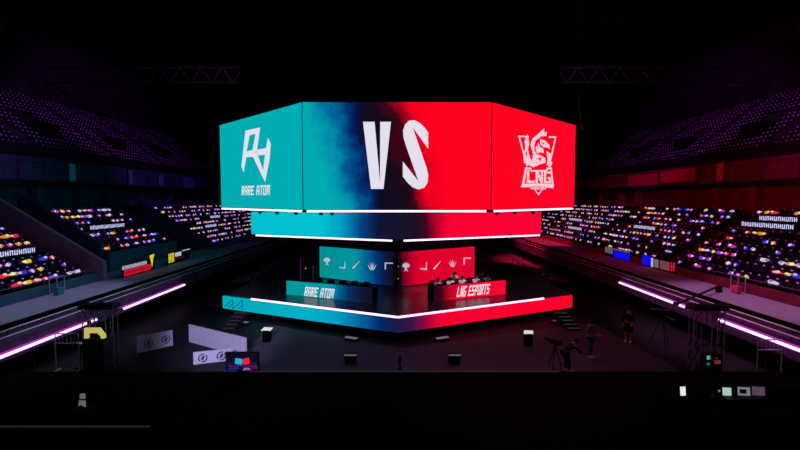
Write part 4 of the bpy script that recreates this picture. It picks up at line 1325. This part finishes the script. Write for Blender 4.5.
# ================================================================== SEATS AND GLOWING BOARDS
BLOCKS = [  # side, y0, y1, first row, description
    (-1, 14.2, 25.6, 0, 'near teal-side block'),
    (-1, 29.6, 37.7, 2, 'middle teal-side block'),
    (-1, 43.3, 66, 0, 'far teal-side block'),
    (1, 14.2, 30.2, 0, 'near red-side block'),
    (1, 31.2, 44.0, 0, 'middle red-side block'),
    (1, 44.9, 66, 0, 'far red-side block')]
SP = .56
seats = []
for bi, (s, y0, y1, k0, desc) in enumerate(BLOCKS):
    for k in range(k0, NR):
        n_ = int((y1 - y0) / SP)
        for i in range(n_):
            y = y0 + SP * (i + .5)
            p = V((s * (rowx(k) + .28), y, rowz(k)))
            x_, y_, f = proj(p + V((0, 0, .5)))
            if -25 < x_ < 825 and f > 5:
                # hidden behind the big screens?
                if 256 < x_ < 536: continue
                seats.append((f, bi, k, i, p, s, x_, y_))
seats.sort(key=lambda a: a[0])


def seat_geo(mb, p, s, mat):
    """tip-up seat facing the stage"""
    q = lambda x, y, z: p + V((s * x, y, z))
    mb.hexa([q(-.2, -.22, .36), q(-.2, .22, .36), q(.14, .22, .34), q(.14, -.22, .34)], [q(-.22, -.22, .43), q(-.22, .22, .43), q(.14, .22, .41), q(.14, -.22, .41)], mat)
    mb.hexa([q(.12, -.22, .40), q(.12, .22, .40), q(.2, .22, .40), q(.2, -.22, .40)], [q(.22, -.19, .80), q(.22, .19, .80), q(.26, .19, .79), q(.26, -.19, .79)], mat)
    mb.hexa([q(.185, -.06, .70), q(.185, .06, .70), q(.2, .06, .70), q(.2, -.06, .70)], [q(.205, -.06, .77), q(.205, .06, .77), q(.22, .06, .77), q(.22, -.06, .77)], M['plate'])  # painted glint near the top of the backrest
    mb.box(q(0, -.24, .24), (.06, .03, .36), 0, M['blackmetal'])
    mb.box(q(0, -.24, .02), (.2, .06, .04), 0, M['blackmetal'])


protos = {}
for s in (-1, 1):
    mb = MB(); seat_geo(mb, V((0, 0, 0)), s, M['seat'])
    me = bpy.data.meshes.new('stadium_seat')
    me.from_pydata([tuple(v) for v in mb.v], [], mb.f)
    for m_ in mb.mats: me.materials.append(m_)
    for pl, mi in zip(me.polygons, mb.m): pl.material_index = mi
    protos[s] = me
vis = [a for a in seats if -4 < a[6] < 804 and a[7] < 450]
ind = vis[:300]
ids = {id(a) for a in ind}
for f, bi, k, i, p, s, x_, y_ in ind:
    o = bpy.data.objects.new('stadium_seat', protos[s]); C.objects.link(o); o.location = p
    s_, y0, y1, k0, desc = BLOCKS[bi]
    far = int((y1 - y0) / SP) - 1 - i
    tag(o, 'dark purple tip-up seat, %s from the far aisle, %s row of the %s' % (nth(far), nth(k - k0), desc), 'seat', 'tip-up seats in the lower stands')
rest = MB()
for a in seats:
    if id(a) in ids: continue
    seat_geo(rest, a[4], a[5], M['seat'])
# upper tier
for s in (-1, 1):
    for k in range(UN):
        for i in range(128):
            y = 11.5 + i * .44
            if abs(((y - 15.0) % 9.2) - .5) < .55: continue
            vom = ((y - 36.2) % 9.2) < 2.6 and 4 <= k <= 9
            if vom: continue
            p = V((s * (26.3 + UTREAD * k + .3), y, 10.4 + URISE * k))
            q = lambda x, yy, z: p + V((s * x, yy, z))
            rest.hexa([q(.05, -.17, .16), q(.05, .17, .16), q(.14, .17, .16), q(.14, -.17, .16)], [q(.1, -.15, .42), q(.1, .15, .42), q(.16, .15, .42), q(.16, -.15, .42)], M['seat'])
            rest.box(q(-.08, 0, .17), (.24, .3, .05), 0, M['seat'])
            rest.hexa([q(.06, -.07, .28), q(.06, .07, .28), q(.08, .07, .28), q(.08, -.07, .28)], [q(.075, -.065, .4), q(.075, .065, .4), q(.1, .065, .4), q(.1, -.065, .4)], M['seatup'])
tag(rest.build('stadium_seats_beyond'), 'rows of small violet seats filling the upper stands and far lower stands', 'seating', kind='stuff')
# solid black blocks painting the shade of the upper vomitory mouths
for s, sd in ((-1, 'left'), (1, 'right')):
    mb = MB()
    for j in range(4):
        y = 37.4 + 9.2 * (j - 1)
        mb.box((s * 30.2, y, 12.2), (3.0, 2.3, 2.0))
    struct('upper_vomitory_shade_' + sd, mb, M['void'])

PAL = {
    'white': ((232, 226, 246), (150, 110, 220)), 'violet': ((150, 70, 225), (235, 200, 255)), 'magenta': ((226, 60, 200), (255, 220, 250)),
    'red': ((240, 52, 66), (255, 190, 190)), 'yellow': ((250, 214, 70), (255, 246, 200)), 'orange': ((250, 150, 60), (255, 230, 170)),
    'blue': ((64, 60, 238), (190, 200, 255)), 'green': ((60, 220, 130), (210, 255, 220)), 'pink': ((255, 170, 190), (255, 240, 240))}
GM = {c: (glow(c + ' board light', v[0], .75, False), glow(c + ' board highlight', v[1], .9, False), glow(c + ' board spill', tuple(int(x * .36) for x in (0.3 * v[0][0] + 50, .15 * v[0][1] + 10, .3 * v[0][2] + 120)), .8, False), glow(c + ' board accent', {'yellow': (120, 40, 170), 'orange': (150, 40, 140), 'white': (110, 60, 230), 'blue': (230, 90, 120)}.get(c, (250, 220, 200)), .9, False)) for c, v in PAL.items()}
def blob(r, n, cx, cy, rx, ry):
    return [(cx + rx * math.cos(2 * PI * k / n) * r.uniform(.55, 1.15), cy + ry * math.sin(2 * PI * k / n) * r.uniform(.55, 1.15)) for k in range(n)]


SHAPES = []
for k in range(9):
    wide = .5 if k < 6 else .95
    SHAPES.append((wide, [blob(R, 7, 0, .42, wide * .85, .36), blob(R, 6, R.uniform(-.5, .3) * wide, R.uniform(.35, .6), R.uniform(.22, .4) * wide, R.uniform(.22, .36))] + ([blob(R, 5, R.uniform(.1, .6) * wide, R.uniform(.2, .5), .16, .2)] if k % 2 else [])))
bmesh_cache = {}


def board_mesh(s, c, v):
    key = (s, c, v)
    if key in bmesh_cache: return bmesh_cache[key]
    mb = MB()
    W, H = .52, .28
    wd, parts = SHAPES[v]
    q = lambda x, y, o=0: V((s * (.02 + .12 * y - o), x * W, y * H))
    mb.plate([q(-wd - .05, 0), q(wd + .05, 0), q(wd, .95), q(-wd, .95)], (s * .03, 0, 0), M['black'])
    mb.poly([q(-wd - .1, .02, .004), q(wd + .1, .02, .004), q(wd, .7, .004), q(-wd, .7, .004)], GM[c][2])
    for j_, g in enumerate(parts):
        mb.poly([q(x, y, .012 + .008 * j_) for x, y in g], GM[c][(0, 1, 3)[j_]])
    # the spill of light is painted on the board face above
    me = bpy.data.meshes.new('glow_board')
    me.from_pydata([tuple(x) for x in mb.v], [], mb.f)
    for m_ in mb.mats: me.materials.append(m_)
    for pl, mi in zip(me.polygons, mb.m): pl.material_index = mi
    bmesh_cache[key] = me
    return me


# white lettered strips: (block, row, first seat, seats)
STRIPS = {(0, 3): (14, 5), (1, 5): (3, 7), (2, 3): (6, 5), (2, 5): (14, 5), (3, 6): (20, 7), (3, 7): (21, 5), (4, 4): (10, 6), (5, 2): (6, 7), (5, 4): (12, 7)}
cols = ['white'] * 5 + ['violet'] * 5 + ['magenta'] * 3 + ['red'] * 4 + ['yellow'] * 4 + ['orange'] * 2 + ['blue'] * 4 + ['pink'] * 3
cand = []
for a in seats:
    f, bi, k, i, p, s, x_, y_ = a
    st = STRIPS.get((bi, k))
    if st and st[0] - 1 <= i <= st[0] + st[1]: continue
    pr = {0: .64, 1: .66, 2: .6, 3: .42, 4: .54, 5: .6}[bi]
    if R.random() > pr: continue
    if not (-3 < x_ < 803): continue
    c = R.choice(cols)
    if bi == 2 and R.random() < .5: c = R.choice(['white', 'violet', 'violet', 'pink'])
    cand.append((a, c, R.randrange(len(SHAPES))))
far_mb = MB()
for j, (a, c, v) in enumerate(cand):
    f, bi, k, i, p, s, x_, y_ = a
    me = board_mesh(s, c, v)
    loc = p + V((-s * .08, 0, .437))
    if j < 300:
        o = bpy.data.objects.new('glow_board', me); C.objects.link(o); o.location = loc
        s_, y0, y1, k0, desc = BLOCKS[bi]
        far = int((y1 - y0) / SP) - 1 - i
        tag(o, '%s glowing cheer board on the %s seat from far aisle, %s row, %s' % (c, nth(far), nth(k - k0), desc), 'cheer board', 'glowing cheer boards on the lower seats')
    else:
        off = len(far_mb.v)
        far_mb.v += [V(w.co) + loc for w in me.vertices]
        for pl in me.polygons:
            far_mb.f.append([x + off for x in pl.vertices]); far_mb.m.append(far_mb.mi(me.materials[pl.material_index]))
if far_mb.v:
    tag(far_mb.build('glow_boards_beyond'), 'many tiny coloured glowing boards on the farthest lower seats', 'cheer boards', kind='stuff')
MSTR = glow('white strip letters', (190, 192, 240), 1.2, False)
for (bi, k), (i0, n_) in STRIPS.items():
    s, y0, y1, k0, desc = BLOCKS[bi]
    ya, yb = y0 + SP * i0, y0 + SP * (i0 + n_)
    p = V((s * (rowx(k) + .26), (ya + yb) / 2, rowz(k) + .44))
    lab = 'white lettered light strip across several seats, %s row of the %s' % (nth(k - k0), desc)
    t = thing('letter_strip', lab, 'light strip', p, 0, 'white letter strips on the lower seats')
    b = MB(); b.box((0, 0, .16), (.03, yb - ya, .32)); b.build('strip_board', M['black'], t, local=True)
    b = MB(); m_ = n_ * 2
    for j in range(m_):
        y = -(yb - ya) / 2 + (yb - ya) * (j + .1) / m_; w = (yb - ya) / m_ * .8
        X_ = -s * .02
        for g in ([(0, 0), (.3, 0), (.3, 1), (0, 1)], [(.65, 0), (.95, 0), (.95, 1), (.65, 1)], ([(0, .4), (.95, .4), (.95, .6), (0, .6)], [(0, .8), (.95, .8), (.95, 1), (0, 1)], [(0, 0), (.95, 0), (.95, .2), (0, .2)])[j % 3]):
            b.poly([V((X_, y + u * w, .04 + v * .25)) for u, v in g])
    b.build('letter_pixels', MSTR, t, local=True)

# ================================================================== RIGGING IN THE ROOF
for i, y in enumerate((20, 32, 44, 56)):
    t = thing('roof_truss', 'dark triangular roof truss spanning the arena, %s from the camera' % nth(i), 'truss', (0, y, 19), 0, 'roof trusses')
    for nm, pts in (('upper_chord', ((-34, y, 19.6), (34, y, 19.6))), ('lower_chord', ((-34, y, 18.2), (34, y, 18.2)))):
        b = MB(); b.tube(pts, .09, 6); b.build(nm, M['black'], t)
    b = MB()
    for k in range(34):
        x = -34 + 2 * k
        b.tube([(x, y, 18.2), (x + 1, y, 19.6)], .04, 5); b.tube([(x + 1, y, 19.6), (x + 2, y, 18.2)], .04, 5)
    b.build('web', M['black'], t)
p = PY(582, 128, 36); q = PY(579, 104, 36)
t = thing('hanging_cable', 'pale cable hanging from the roof beside the red end of the video cube', 'cable', p)
b = MB(); b.tube([p, q, q + V((-.2, 0, 24 - q.z))], .03, 6); b.build('cable', M['greysteel'], t)
b = MB(); b.ball(p, .09, 8, 6); b.build('hook_block', M['greysteel'], t)

# ================================================================== LIGHTS
def area(name, loc, target, size, power, col, spread=None, size_y=None):
    l = bpy.data.lights.new(name, 'AREA'); l.energy = power; l.color = lin(col)[:3]
    l.size = size
    if size_y: l.shape = 'RECTANGLE'; l.size_y = size_y
    if spread: l.spread = math.radians(spread)
    o = bpy.data.objects.new(name, l); C.objects.link(o); o.location = loc
    d = V(target) - V(loc); o.rotation_euler = d.to_track_quat('-Z', 'Y').to_euler()
    return o


def spot(name, loc, target, ang, power, col, blend=.6, r=.3):
    l = bpy.data.lights.new(name, 'SPOT'); l.energy = power; l.color = lin(col)[:3]
    l.spot_size = math.radians(ang); l.spot_blend = blend; l.shadow_soft_size = r
    o = bpy.data.objects.new(name, l); C.objects.link(o); o.location = loc
    d = V(target) - V(loc); o.rotation_euler = d.to_track_quat('-Z', 'Y').to_euler()
    return o


for s in (-1, 1):
    spot('upper_stand_fill', (s * 12, 18, 21), (s * 30.5, 27, 13.4), 52, 12000, (185, 70, 215))  # unseen violet fills added over the upper seats
    spot('upper_stand_fill', (s * 12, 38, 21), (s * 30.5, 50, 13.4), 60, 9000, (170, 44, 190))
    spot('lower_stand_fill', (s * 7, 22, 15), (s * 20.5, 23, 3.6), 46, 1500, (150, 60, 200), r=1.0)  # added violet fills, standing in for glow along the rows
    spot('lower_stand_fill', (s * 7, 40, 15), (s * 20.5, 46, 3.6), 46, 1500, (150, 60, 200), r=1.0)
spot('walkway_fill', (-11, 20, 15), (-16.4, 21, 2.3), 44, 4200, (160, 166, 204))  # unseen overhead fills supplying the walkway light
spot('walkway_fill', (-9, 34, 14), (-17.5, 33, 2.3), 40, 1500, (90, 150, 180))
spot('walkway_fill', (11, 20, 15), (16.4, 21, 2.3), 44, 5600, (232, 140, 205))
spot('walkway_fill', (9, 36, 14), (16.5, 37, 2.3), 54, 9000, (240, 60, 110))
spot('concourse_fill', (10, 24, 8.6), (26, 38, 8.7), 80, 1700, (255, 20, 40), r=.5)  # added fills washing the concourse red and teal-blue
spot('concourse_fill', (-10, 24, 8.6), (-26, 38, 8.7), 80, 900, (40, 110, 190), r=.5)
for x in (-9, 9):
    l = bpy.data.lights.new('ambient_fill', 'POINT'); l.energy = 260; l.color = (.55, .45, .8); l.shadow_soft_size = 1.5  # unseen point lights added to lift the blacks
    o = bpy.data.objects.new('ambient_fill', l); C.objects.link(o); o.location = (x, 12, 15)
spot('walkway_fill', (9, 50, 13), (17, 52, 2.3), 60, 9000, (255, 40, 80), r=.5)
spot('floor_fill', (-3, 24, 16), (-3.5, 19.5, 0), 36, 2200, (150, 120, 200), r=1.0)  # unseen fills added to brighten the floor before the stage
spot('floor_fill', (3, 24, 16), (4.5, 19.5, 0), 36, 2200, (190, 110, 190), r=1.0)
spot('board_fill', (-5, 3, 8.5), (-8.2, 20.8, .5), 17, 16000, (190, 180, 236), r=.5)  # camera-side fill added to whiten the partition boards
spot('stage_fill', (5.5, 23.0, 5.2), (3.2, 28.2, 2.2), 40, 900, (255, 222, 228), r=.3)  # fill added to brighten the players at the red desk
spot('arena_far_fill', (-4, 36, 4.8), (-8, 44, 0), 110, 110, (50, 110, 140), r=.5)  # unseen fills added to imitate haze behind the stage
spot('arena_far_fill', (4, 36, 4.8), (8, 44, 0), 110, 130, (160, 40, 130), r=.5)
spot('arena_far_fill', (-3, 50, 5), (-10, 62, 0), 110, 220, (80, 80, 130), r=.5)
spot('arena_far_fill', (3, 50, 5), (10, 62, 0), 110, 220, (130, 50, 110), r=.5)

w = bpy.data.worlds.new('dark arena air'); SC.world = w
w.use_nodes = True
bg = w.node_tree.nodes['Background']
bg.inputs['Color'].default_value = (.5, .4, .7, 1)
bg.inputs['Strength'].default_value = .02

# ================================================================== CAMERA
cd = bpy.data.cameras.new('camera'); cam = bpy.data.objects.new('camera', cd); C.objects.link(cam)
cam.location = CAMP; cam.rotation_euler = (PI / 2 - TH, 0, 0)
cd.sensor_width = 36; cd.lens = F * 36 / 800; cd.clip_end = 300
SC.camera = cam
SC.view_settings.view_transform = 'Standard'
SC.view_settings.look = 'None'
SC.view_settings.exposure = 0
SC.cycles.use_denoising = True
SC.cycles.max_bounces = 6
SC.cycles.sample_clamp_indirect = 3
